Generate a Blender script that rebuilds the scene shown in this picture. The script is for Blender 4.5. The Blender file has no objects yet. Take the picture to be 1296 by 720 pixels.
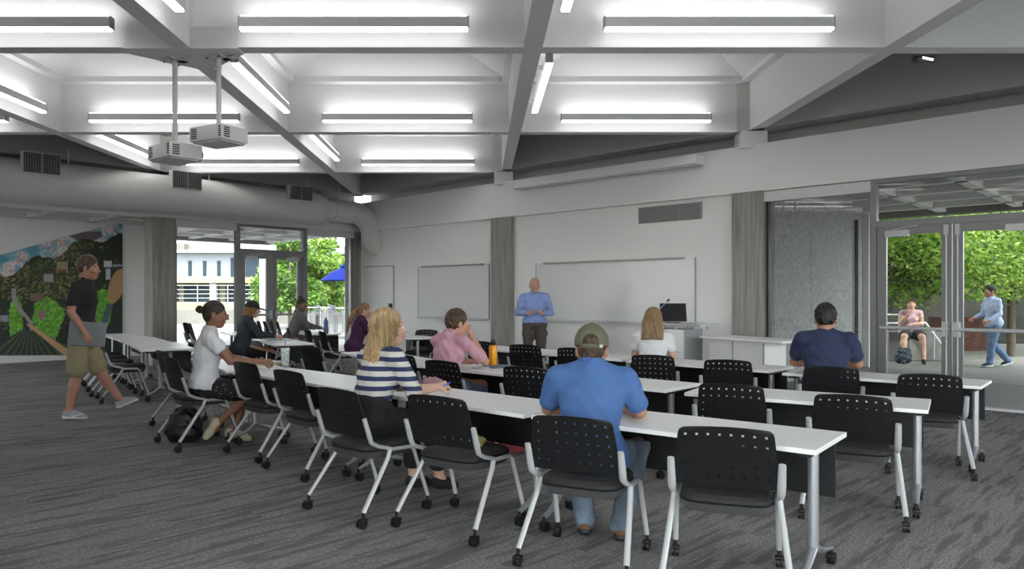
import bpy, bmesh, math, random
import numpy as np
from mathutils import Vector, Matrix
random.seed(7); np.random.seed(7)
SC = bpy.context.scene
COL = SC.collection
PI = math.pi
F_PX, CX, CY, HC = 935.0, 607.0, 374.0, 1.5
# ------------------------------------------------------------- camera
cam = bpy.data.cameras.new('camera'); cam_o = bpy.data.objects.new('camera', cam); COL.objects.link(cam_o)
cam_o.location = (0, 0, HC); cam_o.rotation_euler = (PI/2, 0, 0)
cam.sensor_width = 36.0; cam.lens = 36.0*F_PX/1296
cam.shift_x = (648-CX)/1296; cam.shift_y = (CY-360)/1296
cam.clip_start = 0.05; cam.clip_end = 400
SC.camera = cam_o
# ------------------------------------------------------------- sky, sun, exposure
world = bpy.data.worlds.new('sky'); SC.world = world; world.use_nodes = True
nt = world.node_tree; nt.nodes.clear()
wo = nt.nodes.new('ShaderNodeOutputWorld'); wb = nt.nodes.new('ShaderNodeBackground')
sky = nt.nodes.new('ShaderNodeTexSky'); sky.sky_type = 'NISHITA'; sky.sun_disc = False
sky.sun_elevation = math.radians(48); sky.sun_rotation = math.radians(200); sky.air_density = 1.0; sky.dust_density = 1.5
hs_ = nt.nodes.new('ShaderNodeHueSaturation'); hs_.inputs['Saturation'].default_value = .22
nt.links.new(sky.outputs[0], hs_.inputs['Color']); nt.links.new(hs_.outputs[0], wb.inputs[0]); nt.links.new(wb.outputs[0], wo.inputs[0])
wb.inputs[1].default_value = 0.62
sl = bpy.data.lights.new('sun', 'SUN'); sl.energy = 2.2; sl.angle = math.radians(0.6); sl.color = (1, .95, .86)
so = bpy.data.objects.new('sun', sl); COL.objects.link(so)
so.rotation_euler = (math.radians(40), 0, math.radians(35))
SC.view_settings.view_transform = 'Standard'; SC.view_settings.look = 'None'
SC.view_settings.gamma = 1.0; SC.view_settings.exposure = 1.22; SC.view_settings.use_curve_mapping = False
LIGHT_UP, LIGHT_DOWN = 4.9, 2.4       # radiance of the lenses of the ceiling fixtures

# ------------------------------------------------------------- materials
MATS = {}
def mat(name, col, rough=.6, metal=0., bump=0., bscale=60., var=0., vscale=5., spec=.5, stretch=(1,1,1), detail=4., emit=None, es=0.):
    if name in MATS: return MATS[name]
    m = bpy.data.materials.new(name); m.use_nodes = True; n = m.node_tree; b = n.nodes['Principled BSDF']
    b.inputs['Base Color'].default_value = (*col, 1); b.inputs['Roughness'].default_value = rough
    b.inputs['Metallic'].default_value = metal; b.inputs['Specular IOR Level'].default_value = spec
    if emit: b.inputs['Emission Color'].default_value = (*emit, 1); b.inputs['Emission Strength'].default_value = es
    if bump or var:
        tc = n.nodes.new('ShaderNodeTexCoord'); mp = n.nodes.new('ShaderNodeMapping'); mp.inputs['Scale'].default_value = stretch
        n.links.new(tc.outputs['Object'], mp.inputs[0])
    if var:
        t = n.nodes.new('ShaderNodeTexNoise'); t.inputs['Scale'].default_value = vscale; t.inputs['Detail'].default_value = detail
        n.links.new(mp.outputs[0], t.inputs[0])
        r = n.nodes.new('ShaderNodeMapRange'); r.inputs[1].default_value = .3; r.inputs[2].default_value = .7
        r.inputs[3].default_value = 1-var; r.inputs[4].default_value = 1+var
        n.links.new(t.outputs[0], r.inputs[0])
        x = n.nodes.new('ShaderNodeVectorMath'); x.operation = 'SCALE'; x.inputs[0].default_value = col
        n.links.new(r.outputs[0], x.inputs['Scale']); n.links.new(x.outputs[0], b.inputs['Base Color'])
    if bump:
        t = n.nodes.new('ShaderNodeTexNoise'); t.inputs['Scale'].default_value = bscale; t.inputs['Detail'].default_value = 3
        n.links.new(mp.outputs[0], t.inputs[0])
        bp = n.nodes.new('ShaderNodeBump'); bp.inputs['Strength'].default_value = bump; bp.inputs['Distance'].default_value = .01
        n.links.new(t.outputs[0], bp.inputs['Height']); n.links.new(bp.outputs[0], b.inputs['Normal'])
    MATS[name] = m; return m
def emat(name, col, s):
    m = bpy.data.materials.new(name); m.use_nodes = True; n = m.node_tree; n.nodes.clear()
    o = n.nodes.new('ShaderNodeOutputMaterial'); e = n.nodes.new('ShaderNodeEmission')
    e.inputs[0].default_value = (*col, 1); e.inputs[1].default_value = s; n.links.new(e.outputs[0], o.inputs[0])
    MATS[name] = m; return m
def glass_mat(name, tint=(.95,.97,.965), refl=.38):
    m = bpy.data.materials.new(name); m.use_nodes = True; n = m.node_tree; n.nodes.clear()
    o = n.nodes.new('ShaderNodeOutputMaterial'); mx = n.nodes.new('ShaderNodeMixShader')
    t = n.nodes.new('ShaderNodeBsdfTransparent'); t.inputs[0].default_value = (*tint, 1)
    g = n.nodes.new('ShaderNodeBsdfGlossy'); g.inputs['Roughness'].default_value = .0; g.inputs[0].default_value = (refl, refl, refl, 1)
    f = n.nodes.new('ShaderNodeFresnel'); f.inputs[0].default_value = 1.5
    n.links.new(f.outputs[0], mx.inputs[0]); n.links.new(t.outputs[0], mx.inputs[1]); n.links.new(g.outputs[0], mx.inputs[2])
    n.links.new(mx.outputs[0], o.inputs[0]); MATS[name] = m; return m

M_wall = mat('wall_paint', (.77,.77,.76), .75, bump=.03, bscale=200)
M_ceil = mat('ceiling_paint', (.79,.795,.81), .7, bump=.03, bscale=150)
M_soff = mat('grey_paint', (.46,.455,.44), .8)
M_conc = mat('board_marked_concrete', (.285,.27,.26), .85, bump=.5, bscale=12, var=.28, vscale=3.0, stretch=(7,7,.35), detail=8)
M_conc2 = mat('pale_concrete', (.20,.195,.18), .9, bump=.3, bscale=20, var=.12, vscale=1.2)
M_frame = mat('window_frame_metal', (.235,.235,.245), .45, .6)
M_dark = mat('dark_rubber', (.015,.015,.016), .5)
M_glass = glass_mat('window_glass')
M_glass2 = glass_mat('tinted_glass', (.86,.88,.88), .8)
M_lensu = emat('upper_lens', (1.,.985,.95), LIGHT_UP)
M_lensd = emat('lower_lens', (1.,.985,.95), LIGHT_DOWN)
M_alum = mat('light_housing', (.62,.625,.65), .4, .1)
M_white = mat('white_plastic', (.78,.78,.78), .45)
M_table = mat('white_laminate', (.86,.86,.855), .35)
M_tedge = mat('tabletop_edge', (.70,.70,.69), .5)
M_silver = mat('silver_metal', (.50,.51,.52), .38, .25)
M_legm = mat('grey_metal_leg', (.42,.44,.47), .35, .7)
M_black = mat('black_plastic', (.010,.010,.011), .42, spec=.28)
M_cush = mat('black_cushion', (.014,.014,.015), .75, bump=.2, bscale=400)
M_pan = mat('grey_plastic', (.055,.055,.058), .45)
M_panel = mat('black_panel', (.006,.006,.007), .6)

# ------------------------------------------------------------- mesh helpers
class MB:
    def __init__(s): s.v = []; s.f = []; s.mi = []
    def add(s, vs, fs, mi=0):
        o = len(s.v); s.v += [tuple(p) for p in vs]; s.f += [tuple(i+o for i in f) for f in fs]; s.mi += [mi]*len(fs); return s
    def box(s, c, d, R=None, mi=0, bev=0.):
        x, y, z = d[0]/2, d[1]/2, d[2]/2
        if bev <= 0:
            vs = [(sx*x, sy*y, sz*z) for sz in (-1,1) for sy in (-1,1) for sx in (-1,1)]
            fs = [(0,2,3,1),(4,5,7,6),(0,1,5,4),(2,6,7,3),(0,4,6,2),(1,3,7,5)]
        else:
            bm = bmesh.new(); bmesh.ops.create_cube(bm, size=1)
            for v in bm.verts: v.co = Vector((v.co.x*d[0], v.co.y*d[1], v.co.z*d[2]))
            bmesh.ops.bevel(bm, geom=bm.edges[:], offset=bev, segments=2, affect='EDGES', profile=.6)
            bm.verts.index_update(); vs = [v.co[:] for v in bm.verts]; fs = [[v.index for v in f.verts] for f in bm.faces]; bm.free()
        c = Vector(c)
        vs = [(R @ Vector(p) if R else Vector(p)) + c for p in vs]
        return s.add(vs, fs, mi)
    def tube(s, pts, r, n=8, mi=0, cap=True, flat=1.0):
        pts = [Vector(p) for p in pts]; rs = r if isinstance(r, (list, tuple)) else [r]*len(pts)
        vs = []; fs = []; up = None
        for i, p in enumerate(pts):
            d = (pts[min(i+1, len(pts)-1)] - pts[max(i-1, 0)]).normalized()
            if up is None: up = Vector((0,0,1)) if abs(d.z) < .95 else Vector((0,1,0))
            a = d.cross(up).normalized(); b = a.cross(d).normalized(); up = b
            for k in range(n):
                t = 2*PI*k/n; vs.append(p + a*math.cos(t)*rs[i] + b*math.sin(t)*rs[i]*flat)
        for i in range(len(pts)-1):
            for k in range(n):
                k2 = (k+1) % n; fs.append((i*n+k, (i+1)*n+k, (i+1)*n+k2, i*n+k2))
        if cap: fs.append(tuple(range(n))); fs.append(tuple(reversed(range((len(pts)-1)*n, len(pts)*n))))
        return s.add(vs, fs, mi)
    def lathe(s, prof, c=(0,0,0), n=16, mi=0, R=None):
        vs = []; fs = []; c = Vector(c)
        for (r, z) in prof:
            for k in range(n):
                p = Vector((r*math.cos(2*PI*k/n), r*math.sin(2*PI*k/n), z)); vs.append((R @ p if R else p) + c)
        for i in range(len(prof)-1):
            for k in range(n):
                k2 = (k+1) % n; fs.append((i*n+k, i*n+k2, (i+1)*n+k2, (i+1)*n+k))
        fs.append(tuple(reversed(range(n)))); fs.append(tuple(range((len(prof)-1)*n, len(prof)*n)))
        return s.add(vs, fs, mi)
    def prism(s, poly, z0, z1, mi=0):
        n = len(poly); vs = [(x, y, z0) for x, y in poly] + [(x, y, z1) for x, y in poly]
        fs = [tuple(reversed(range(n))), tuple(range(n, 2*n))] + [(i, (i+1) % n, n+(i+1) % n, n+i) for i in range(n)]
        return s.add(vs, fs, mi)
    def ball(s, c, r, n=10, mi=0):
        r = r if isinstance(r, (tuple, list)) else (r, r, r); m = n//2; vs = []; fs = []
        for i in range(1, m):
            for k in range(n):
                t = PI*i/m; p = 2*PI*k/n; vs.append((c[0]+r[0]*math.sin(t)*math.cos(p), c[1]+r[1]*math.sin(t)*math.sin(p), c[2]+r[2]*math.cos(t)))
        a = len(vs); vs += [(c[0], c[1], c[2]+r[2]), (c[0], c[1], c[2]-r[2])]
        for i in range(m-2):
            for k in range(n):
                k2 = (k+1) % n; fs.append((i*n+k, (i+1)*n+k, (i+1)*n+k2, i*n+k2))
        for k in range(n):
            k2 = (k+1) % n; fs.append((a, k, k2)); fs.append((a+1, (m-2)*n+k2, (m-2)*n+k))
        return s.add(vs, fs, mi)
    def build(s, name, mats, parent=None, smooth=False, fix=True):
        me = bpy.data.meshes.new(name); me.from_pydata([tuple(p) for p in s.v], [], s.f)
        mats = mats if isinstance(mats, (list, tuple)) else [mats]
        for m in mats: me.materials.append(m)
        if len(mats) > 1: me.polygons.foreach_set('material_index', s.mi)
        if fix:
            bm = bmesh.new(); bm.from_mesh(me); bmesh.ops.recalc_face_normals(bm, faces=bm.faces[:]); bm.to_mesh(me); bm.free()
        if smooth: shade(me, smooth)
        me.update(); o = bpy.data.objects.new(name, me); COL.objects.link(o)
        if parent: o.parent = parent
        return o
def shade(me, ang=.6):
    me.polygons.foreach_set('use_smooth', [True]*len(me.polygons))
    if ang is not True and ang < 3:
        try: me.set_sharp_from_angle(angle=ang)
        except Exception: pass
def empty(name, loc=(0,0,0), rz=0., label=None, cat=None, group=None):
    o = bpy.data.objects.new(name, None); COL.objects.link(o); o.location = loc; o.rotation_euler = (0,0,rz)
    o.empty_display_size = .1
    if label: tag(o, label, cat, group)
    return o
def tag(o, label=None, cat=None, group=None, kind=None):
    if label: o['label'] = label
    if cat: o['category'] = cat
    if group: o['group'] = group
    if kind: o['kind'] = kind
    return o
def struct(o, label=None):
    o['kind'] = 'structure'
    if label: o['label'] = label
    return o
KIDS = {}
def copy_tree(o, parent=None):
    c = o.copy(); COL.objects.link(c)
    if parent: c.parent = parent
    for ch in o.children: copy_tree(ch, c)
    return c
def at(px, py, h=0.):
    Y = F_PX*(HC-h)/(py-CY); return Vector(((px-CX)/F_PX*Y, Y, h))
def atY(px, Y, z=0.): return Vector(((px-CX)/F_PX*Y, Y, z))
CF, DL = 16.57, 22.95
R2 = math.sqrt(2)
NF = Vector((-1,-1,0))/R2      # front wall normal, into the room
NL = Vector((1,-1,0))/R2       # left wall normal, into the room
def fr(px, off=0., z=0.):
    C = CF-off*R2; Y = C/(1+(px-CX)/F_PX); return Vector(((px-CX)/F_PX*Y, Y, z))
def lf(px, off=0., z=0.):
    D = DL-off*R2; Y = D/(1-(px-CX)/F_PX); return Vector(((px-CX)/F_PX*Y, Y, z))
def zat(p, py): return HC-(py-CY)*p[1]/F_PX
def wallbox(mb, p0, p1, z0, z1, n, t0=0., t1=-.1, mi=0, z0b=None, z1b=None):
    """box between plan points p0 and p1, from t0 to t1 along normal n"""
    z0b = z0 if z0b is None else z0b; z1b = z1 if z1b is None else z1b
    q = []
    for t in (t0, t1):
        for p, a, b in ((p0, z0, z1), (p1, z0b, z1b)):
            for z in (a, b): q.append((p[0]+n[0]*t, p[1]+n[1]*t, z))
    return mb.add(q, [(0,2,3,1),(4,5,7,6),(0,1,5,4),(2,6,7,3),(0,4,6,2),(1,3,7,5)], mi)
# ============================================================= the room shell
XS = [-18.6,-14.65,-10.7,-6.94,-3.22,.575,4.46,8.4,12.3]
YS = [-3.85,.1,4.1,8.05,12.17,16.1,20.0]
BW, BZ0, BZ1 = .2, 4.17, 4.93
corner = Vector(((CF-DL)/2, (CF+DL)/2, 0))
DM = 26.9                                        # mural wall, set back behind the column line
KB, KC = -9.5, -6.0                              # back walls
def carpet():
    m = bpy.data.materials.new('carpet'); m.use_nodes = True; n = m.node_tree; b = n.nodes['Principled BSDF']
    b.inputs['Roughness'].default_value = .95; b.inputs['Specular IOR Level'].default_value = .1
    tc = n.nodes.new('ShaderNodeTexCoord'); L = n.links
    def noise(rot, sc, scale, det=3, rough=.5):
        mp = n.nodes.new('ShaderNodeMapping'); mp.vector_type = 'TEXTURE'
        mp.inputs['Rotation'].default_value = (0,0,rot); mp.inputs['Scale'].default_value = sc
        t = n.nodes.new('ShaderNodeTexNoise'); t.inputs['Scale'].default_value = scale; t.inputs['Detail'].default_value = det
        t.inputs['Roughness'].default_value = rough
        L.new(tc.outputs['Object'], mp.inputs[0]); L.new(mp.outputs[0], t.inputs[0]); return t.outputs[0]
    def ramp(i, a, b_):
        r = n.nodes.new('ShaderNodeMapRange'); r.inputs[1].default_value = a; r.inputs[2].default_value = b_; L.new(i, r.inputs[0]); return r.outputs[0]
    def math_(op, a, b_):
        r = n.nodes.new('ShaderNodeMath'); r.operation = op
        for k, x in enumerate((a, b_)):
            if isinstance(x, (int, float)): r.inputs[k].default_value = x
            else: L.new(x, r.inputs[k])
        return r.outputs[0]
    rot = math.radians(45)
    mpb = n.nodes.new('ShaderNodeMapping'); mpb.inputs['Rotation'].default_value = (0,0,-rot); L.new(tc.outputs['Object'], mpb.inputs[0])
    br = n.nodes.new('ShaderNodeTexBrick'); br.inputs['Scale'].default_value = 1.0; br.inputs['Brick Width'].default_value = 1.0; br.inputs['Row Height'].default_value = .25; br.inputs['Mortar Size'].default_value = 0.
    br.inputs['Color1'].default_value = (0,0,0,1); br.inputs['Color2'].default_value = (1,1,1,1); L.new(mpb.outputs[0], br.inputs[0])
    plank = br.outputs['Color']
    def noise4(sc, scale, det, rough, off=0.):
        mp = n.nodes.new('ShaderNodeMapping'); mp.vector_type = 'TEXTURE'; mp.inputs['Rotation'].default_value = (0,0,rot); mp.inputs['Scale'].default_value = sc
        t = n.nodes.new('ShaderNodeTexNoise'); t.noise_dimensions = '4D'; t.inputs['Scale'].default_value = scale; t.inputs['Detail'].default_value = det; t.inputs['Roughness'].default_value = rough
        w = n.nodes.new('ShaderNodeMath'); w.operation = 'MULTIPLY_ADD'; w.inputs[1].default_value = 7.; w.inputs[2].default_value = off; L.new(plank, w.inputs[0]); L.new(w.outputs[0], t.inputs['W'])
        L.new(tc.outputs['Object'], mp.inputs[0]); L.new(mp.outputs[0], t.inputs[0]); return t.outputs[0]
    streak = ramp(noise4((.9,.085,1), 1.15, 5, .6), .50, .575)
    streak2 = ramp(noise4((.45,.045,1), 1.15, 4, .6, 3.3), .54, .62)
    streak = math_('MAXIMUM', streak, math_('MULTIPLY', streak2, .6))
    broad = ramp(noise(rot, (2.2,.55,1), .8, 2), .35, .65)
    speck = ramp(noise(rot, (1.8,1,1), 70, 3, .8), .44, .58)
    fine = ramp(noise(0, (1,1,1), 260, 1, .8), .3, .7)
    dark = math_('MULTIPLY', streak, math_('ADD', .35, math_('MULTIPLY', speck, .65)))
    v = math_('SUBTRACT', 1.0, math_('MULTIPLY', dark, .58))
    v = math_('MULTIPLY', v, math_('ADD', .84, math_('MULTIPLY', broad, .22)))
    v = math_('MULTIPLY', v, math_('ADD', .62, math_('MULTIPLY', speck, .48)))
    v = math_('MULTIPLY', v, math_('ADD', .84, math_('MULTIPLY', fine, .30)))
    c = n.nodes.new('ShaderNodeVectorMath'); c.operation = 'SCALE'; c.inputs[0].default_value = (.325,.312,.308); L.new(v, c.inputs['Scale'])
    L.new(c.outputs[0], b.inputs['Base Color'])
    bp = n.nodes.new('ShaderNodeBump'); bp.inputs['Strength'].default_value = .5; bp.inputs['Distance'].default_value = .006
    L.new(math_('ADD', speck, fine), bp.inputs['Height']); L.new(bp.outputs[0], b.inputs['Normal'])
    return m
def ln(C, D): return ((C-D)/2, (C+D)/2)          # X+Y=C, Y-X=D
floor = MB().prism([ln(CF+.3, KB-.3), ln(CF+.3, DL+.1), ln(CF-5.2, DL+.1), ln(CF-5.2, DM+.2), ln(KC-.3, DM+.2), ln(KC-.3, KB-.3)][::-1], -.12, 0).build('floor', carpet())
struct(floor, 'grey streaked carpet floor')
# --- unseen back walls, glazing added for daylight, solid where doors would mirror it
for nm, A, B, n_, zz in (('wall_right', Vector(ln(CF+.3, KB)), Vector(ln(KC, KB)), Vector((-1,1,0))/R2, 3.9), ('wall_back', Vector(ln(KC, KB)), Vector(ln(KC, DM+.2)), Vector((1,1,0))/R2, 3.9)):
    b = MB(); wallbox(b, A, B, zz, 6.0, n_, 0, -.15); wl = struct(b.build(nm, M_wall), 'bulkhead over the unseen glazing added for daylight behind the viewer')
    L = (B-A).length; k = int(L/2.6)
    for q in range(k+1):
        p = A.lerp(B, q/k); d = (B-A).normalized(); b = MB(); wallbox(b, p-d*.06, p+d*.06, 0, zz, n_, 0, -.12); b.build('mullion', M_frame, wl)
        if q < k:
            b = MB(); solid = nm == 'wall_back' and .36 < (q+.5)/k < .80
            wallbox(b, p+d*.06, A.lerp(B, (q+1)/k)-d*.06, .0, zz, n_, *((-.0, -.12) if solid else (-.05, -.06))); b.build('wall_infill' if solid else 'pane', M_wall if solid else M_glass, wl)
# --- front wall: solid part from the corner to the second column, high bulkhead all along
x0 = fr(926); kn = corner + Vector((-.3,.3,0))
b = MB(); wallbox(b, kn, fr(968), 0, 3.3, NF, 0, -.28)
wf = struct(b.build('wall_front', M_wall), 'light grey painted wall behind the whiteboards')
b = MB(); e1 = Vector(ln(CF, KB))
wallbox(b, corner+Vector((-.25,.25,0)), e1, 3.185, 3.95, NF, .10, -.28)
struct(b.build('trim_1', M_wall), 'deep painted bulkhead above the windows and whiteboards')
b = MB(); wallbox(b, corner, e1, 3.95, 5.6, NF, -.34, -.5)
struct(b.build('wall_upper_front', M_soff))
b = MB(); wallbox(b, corner+Vector((.1,-.1,0)), e1, BZ0, BZ1, NF, .21, -.21)
struct(b.build('ceiling_edge_beam', M_soff), 'diagonal edge beam of the ceiling above the bulkhead')
# --- left wall
lp0 = lf(193); lp1 = lf(462)
b = MB(); wallbox(b, corner+Vector((.25,.25,0))*0, Vector(ln(KC, DL)), 3.185, 3.95, NL, .10, -.2)
struct(b.build('trim_2', M_wall), 'painted bulkhead under the round duct')
b = MB(); wallbox(b, corner, Vector(ln(KC, DL)), BZ0, BZ1, NL, .21, -.21)
struct(b.build('ceiling_edge_beam', M_soff))
b = MB(); wallbox(b, corner, Vector(ln(KC, DL)), 3.95, 5.6, NL, -.25, -.4)
struct(b.build('wall_upper_left', mat('olive_grey_paint', (.40,.39,.35), .8)))
# mural wall and its return behind the concrete column
def dm(px, D=DM):
    Y = D/(1-(px-CX)/F_PX); return Vector(((px-CX)/F_PX*Y, Y, 0))
b = MB(); wallbox(b, dm(208), Vector(ln(KC, DM)), 0, 5.0, NL, 0, -.15)
struct(b.build('wall_left', M_wall), 'white wall that carries the mural')
b = MB(); q0, q1 = lf(211, -.1), dm(208)
b.prism([(q0.x, q0.y), (q1.x, q1.y), (q1.x+.15, q1.y), (q0.x+.15, q0.y)], 0, 5.0)
struct(b.build('wall_return', M_wall))
b = MB(); b.prism([ln(CF-8, DL+.3), ln(CF-8, DM+.2), ln(KC, DM+.2), ln(KC, DL+.3)], 4.95, 5.1)
struct(b.build('ceiling_alcove', M_wall))
b = MB(); wallbox(b, dm(206), Vector(ln(KC, DM)), 0, .30, NL, .02, 0)
struct(b.build('baseboard_left', mat('white_baseboard', (.62,.62,.61), .6)))
b = MB(); wallbox(b, fr(468), fr(968), 0, .10, NF, .015, 0)
struct(b.build('baseboard_front', mat('grey_baseboard', (.10,.10,.105), .6)))
# --- concrete columns
def column(px0, px1, pf, n, lab, z1=3.19, off=.12, dep=.45):
    b = MB(); wallbox(b, pf(px0, off), pf(px1, off), 0, z1, n, 0, -dep)
    o = b.build('concrete_column', M_conc); struct(o, lab); return o
column(621, 646, fr, NF, 'board-marked concrete column between the two whiteboards')
column(926, 965, fr, NF, 'board-marked concrete column beside the glazed bay')
column(193, 222, lf, NL, 'board-marked concrete column beside the mural')
b = MB(); a = lf(446, .02); c = lf(461.5, .02)
wallbox(b, a, c, 0, 3.19, NL, 0, -.35); struct(b.build('concrete_column', M_conc), 'narrow concrete column in the room corner')
for px, y in ((637, 16.1), (950, 12.17)):        # painted column heads carrying the beam crossings
    X = (px-CX)/F_PX*y; b = MB()
    b.prism([(X-.2,y-.2),(X+.2,y-.2),(X+.2,y+.2),(X-.2,y+.2)], 3.9, 4.18)
    struct(b.build('column_head', M_ceil))
X = (950-CX)/F_PX*12.17
# --- ceiling: waffle of beams
for X in XS[1:]:
    y1 = min(CF-X, DL+X)+.2; y0 = max(KC-X, KB+X)
    if y1-y0 < 1: continue
    b = MB(); b.box((X, (y0+y1)/2, (BZ0+BZ1)/2), (BW, y1-y0, BZ1-BZ0))
    struct(b.build('ceiling_beam', M_ceil))
for Y in YS[:-1]:
    xa = max(Y-DL, KC-Y)-.1; xb = min(CF-Y, Y-KB)+.1
    b = MB(); b.box(((xa+xb)/2, Y, (BZ0+BZ1)/2+.001), (xb-xa, BW, BZ1-BZ0))
    struct(b.build('ceiling_beam', M_ceil))
M_pyr = mat('coffer_paint', (.78,.78,.80), .7)
def incell(x, y): return x+y <= CF+.5 and y-x <= DL+.5 and y-x >= KB-.5 and x+y >= KC-.5
full = []
for i in range(len(XS)-1):
    for j in range(len(YS)-1):
        xa, xb, ya, yb = XS[i]+BW/2, XS[i+1]-BW/2, YS[j]+BW/2, YS[j+1]-BW/2
        n_in = sum(incell(x, y) for x in (XS[i], XS[i+1]) for y in (YS[j], YS[j+1]))
        if n_in == 0: continue
        b = MB()
        if n_in == 4:
            full.append((i, j)); cur = .11; z = BZ1; h = .12; xm, ym = (xa+xb)/2, (ya+yb)/2
            ring = lambda e, z: [(xa+e, ya+e, z), (xb-e, ya+e, z), (xb-e, yb-e, z), (xa+e, yb-e, z)]
            vs = ring(0, z)+ring(0, z+.02)+ring(-.0, z+.02)+ring(cur, z+.035)+ring(cur, z+h)+[(xm, ym, 5.62)]
            fs = []
            for l in range(4):
                for k in range(4): k2 = (k+1) % 4; fs.append((l*4+k, l*4+k2, (l+1)*4+k2, (l+1)*4+k))
            for k in range(4): fs.append((16+k, 16+(k+1) % 4, 20))
            b.add(vs, fs)
            struct(b.build('ceiling', M_pyr, fix=False))
        else:
            b.box(((xa+xb)/2, (ya+yb)/2, BZ1+.05), (xb-xa+.2, yb-ya+.2, .1)); struct(b.build('ceiling', M_soff))
b = MB(); b.prism([ln(CF+.6, KB-.2), ln(CF+.6, DL+.5), ln(CF-5, DL+.5), ln(CF-5, DM+.3), ln(KC-.2, DM+.3), ln(KC-.2, KB-.2)][::-1], 5.75, 5.95); struct(b.build('light_tight_roof', M_soff))  # unseen slab added over the coffers to keep outside light out
# --- linear fixtures on the far face and the left face of every coffer
def fixture():
    r = empty('ceiling_light')
    MB().box((0,0,0), (2.4,.09,.11)).build('housing', M_alum, r)
    MB().box((0,0,.0625), (2.37,.075,.012)).build('upper_lens', M_lensu, r)
    MB().box((0,-.004,-.067), (2.39,.085,.026)).build('lower_lens', M_lensd, r)
    for sx in (-1, 1): MB().box((sx*1.205, .0, 0), (.012,.092,.125)).build('end_cap', mat('grey_end_cap', (.36,.36,.38), .4), r)
    for sx in (-.8, .8): MB().box((sx, .075, 0), (.05,.07,.05)).build('wall_bracket', M_alum, r)
    return r
fx0 = fixture(); fused = False
rown = {4.1:'nearest cross beam', 8.05:'first cross beam in view', 12.17:'second cross beam in view', 16.1:'third cross beam in view'}
def place_fx(x, y, rz, lab, group):
    global fused
    o = fx0 if not fused else copy_tree(fx0); fused = True
    o.location = (x, y, 4.37); o.rotation_euler = (0,0,rz); tag(o, lab, 'ceiling light', group)
vis = {}
for (i, j) in full:
    xm = (XS[i]+XS[i+1])/2; ym = (YS[j]+YS[j+1])/2; yt = YS[j+1]-BW/2-.165; xl = XS[i]+BW/2+.165
    colname = {3:'left of the projectors', 4:'left of the middle long beam', 5:'right of the middle long beam', 2:'at the far left', 6:'at the far right', 1:'far left behind the camera'}.get(i, 'to the side')
    if j <= 1: lab = 'linear ceiling light overhead, nearer than the picture shows'
    else: lab = 'white linear light on the %s, %s' % (rown.get(YS[j+1], 'cross beam'), colname)
    if not (YS[j+1] == 8.05 and i >= 6): place_fx(xm, yt, 0, lab, 'linear ceiling lights')
    if j <= 1: lab = 'linear ceiling light overhead, nearer than the picture shows'
    else: lab = 'receding linear light %s, before the %s' % (colname, rown.get(YS[j+1], 'cross beam'))
    if not (i >= 6): place_fx(xl, ym, PI/2, lab, 'linear ceiling lights')
for k, (aa, oo) in enumerate(((-1.2,25.6),(-1.2,24.3),(1.4,25.6),(1.4,24.3),(4.2,25.6),(4.2,24.3))):  # unseen fixtures added behind the bulkhead to brighten the mural wall
    C_ = 8.2-aa*1.15; D_ = oo; q = Vector(ln(C_, D_)); o = copy_tree(fx0); o.location = (q.x, q.y, 4.55); o.rotation_euler = (0,0,PI/4); tag(o, 'linear light added unseen to brighten the alcove, %s, %s row' % (('nearest the concrete column','nearest the concrete column','middle of its row','middle of its row','farthest from the column','farthest from the column')[k], 'wall side' if k % 2 == 0 else 'room side'), 'ceiling light', 'added alcove lights')
# haunch plate at the crossing that carries the projectors
b = MB(); X, Y, e = -3.22, 8.05, .62
b.prism([(X-e,Y-.1),(X-.1,Y-.1-.0),(X-.1,Y-.11),(X+.1,Y-.11),(X+.1,Y-.1),(X+e,Y-.1),(X+e,Y+.1),(X+.1,Y+e),(X-.1,Y+e),(X-e,Y+.1)], 4.16, 4.40)
struct(b.build('beam_haunch', M_ceil))

# --- round duct along the left wall
M_duct = mat('duct_paint', (.66,.66,.645), .5, bump=.05, bscale=30)
dt = empty('air_duct', (0,0,0), 0, 'large round white air duct running along the left wall above the windows', 'duct')
def ld(px, off): return lf(px, off)
b = MB(); off = .60; ra = .40
pA = ld(-260, off); pB = ld(404, off); zc = 3.62
pts = [Vector((pA.x, pA.y, zc)), Vector((pB.x, pB.y, zc))]
dirv = (pts[1]-pts[0]).normalized(); endp = pts[1]
b.tube([pts[0], endp, endp+dirv*.05, endp+dirv*.11], [ra, ra, ra*.97, ra*.80], 40)
b.build('main_duct', M_duct, dt, .7)
b = MB(); rb = .28
s0 = endp+dirv*.05
# small duct continues, turns down and enters the front wall
P = [s0, endp+dirv*1.0]
c1 = endp+dirv*1.0
for k in range(1, 9):
    t = k/8*PI/2*.95; P.append(c1+dirv*math.sin(t)*.62+Vector((0,0,-.62*(1-math.cos(t)))))
last = P[-1]; P.append(last+Vector((0,0,-.06))); last = P[-1]
dn = -NF
for k in range(1, 8):
    t = k/7*math.radians(72); P.append(last+dn*(.45*(1-math.cos(t)))+dirv*.25*math.sin(t)+Vector((0,0,-.45*math.sin(t))))
P.append(P[-1]+(P[-1]-P[-2]).normalized()*.35)
b.tube(P, rb, 28); b.build('branch_duct', M_duct, dt, .8)
for q in (.35, .95): MB().tube([endp+dirv*q, endp+dirv*(q+.03)], rb+.012, 28).build('seam_ring', M_duct, dt, .8)
MB().tube([endp-dirv*.05, endp-dirv*.02], ra+.012, 40).build('seam_ring', M_duct, dt, .8)
M_vent = mat('vent_dark', (.08,.08,.08), .7); M_vents = mat('vent_slat', (.26,.26,.26), .5)
def register(px, py, w, h, par, n=NL, off=None, z=None, tilt=0):
    g = empty('vent_register'); g.parent = par
    return g
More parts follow.
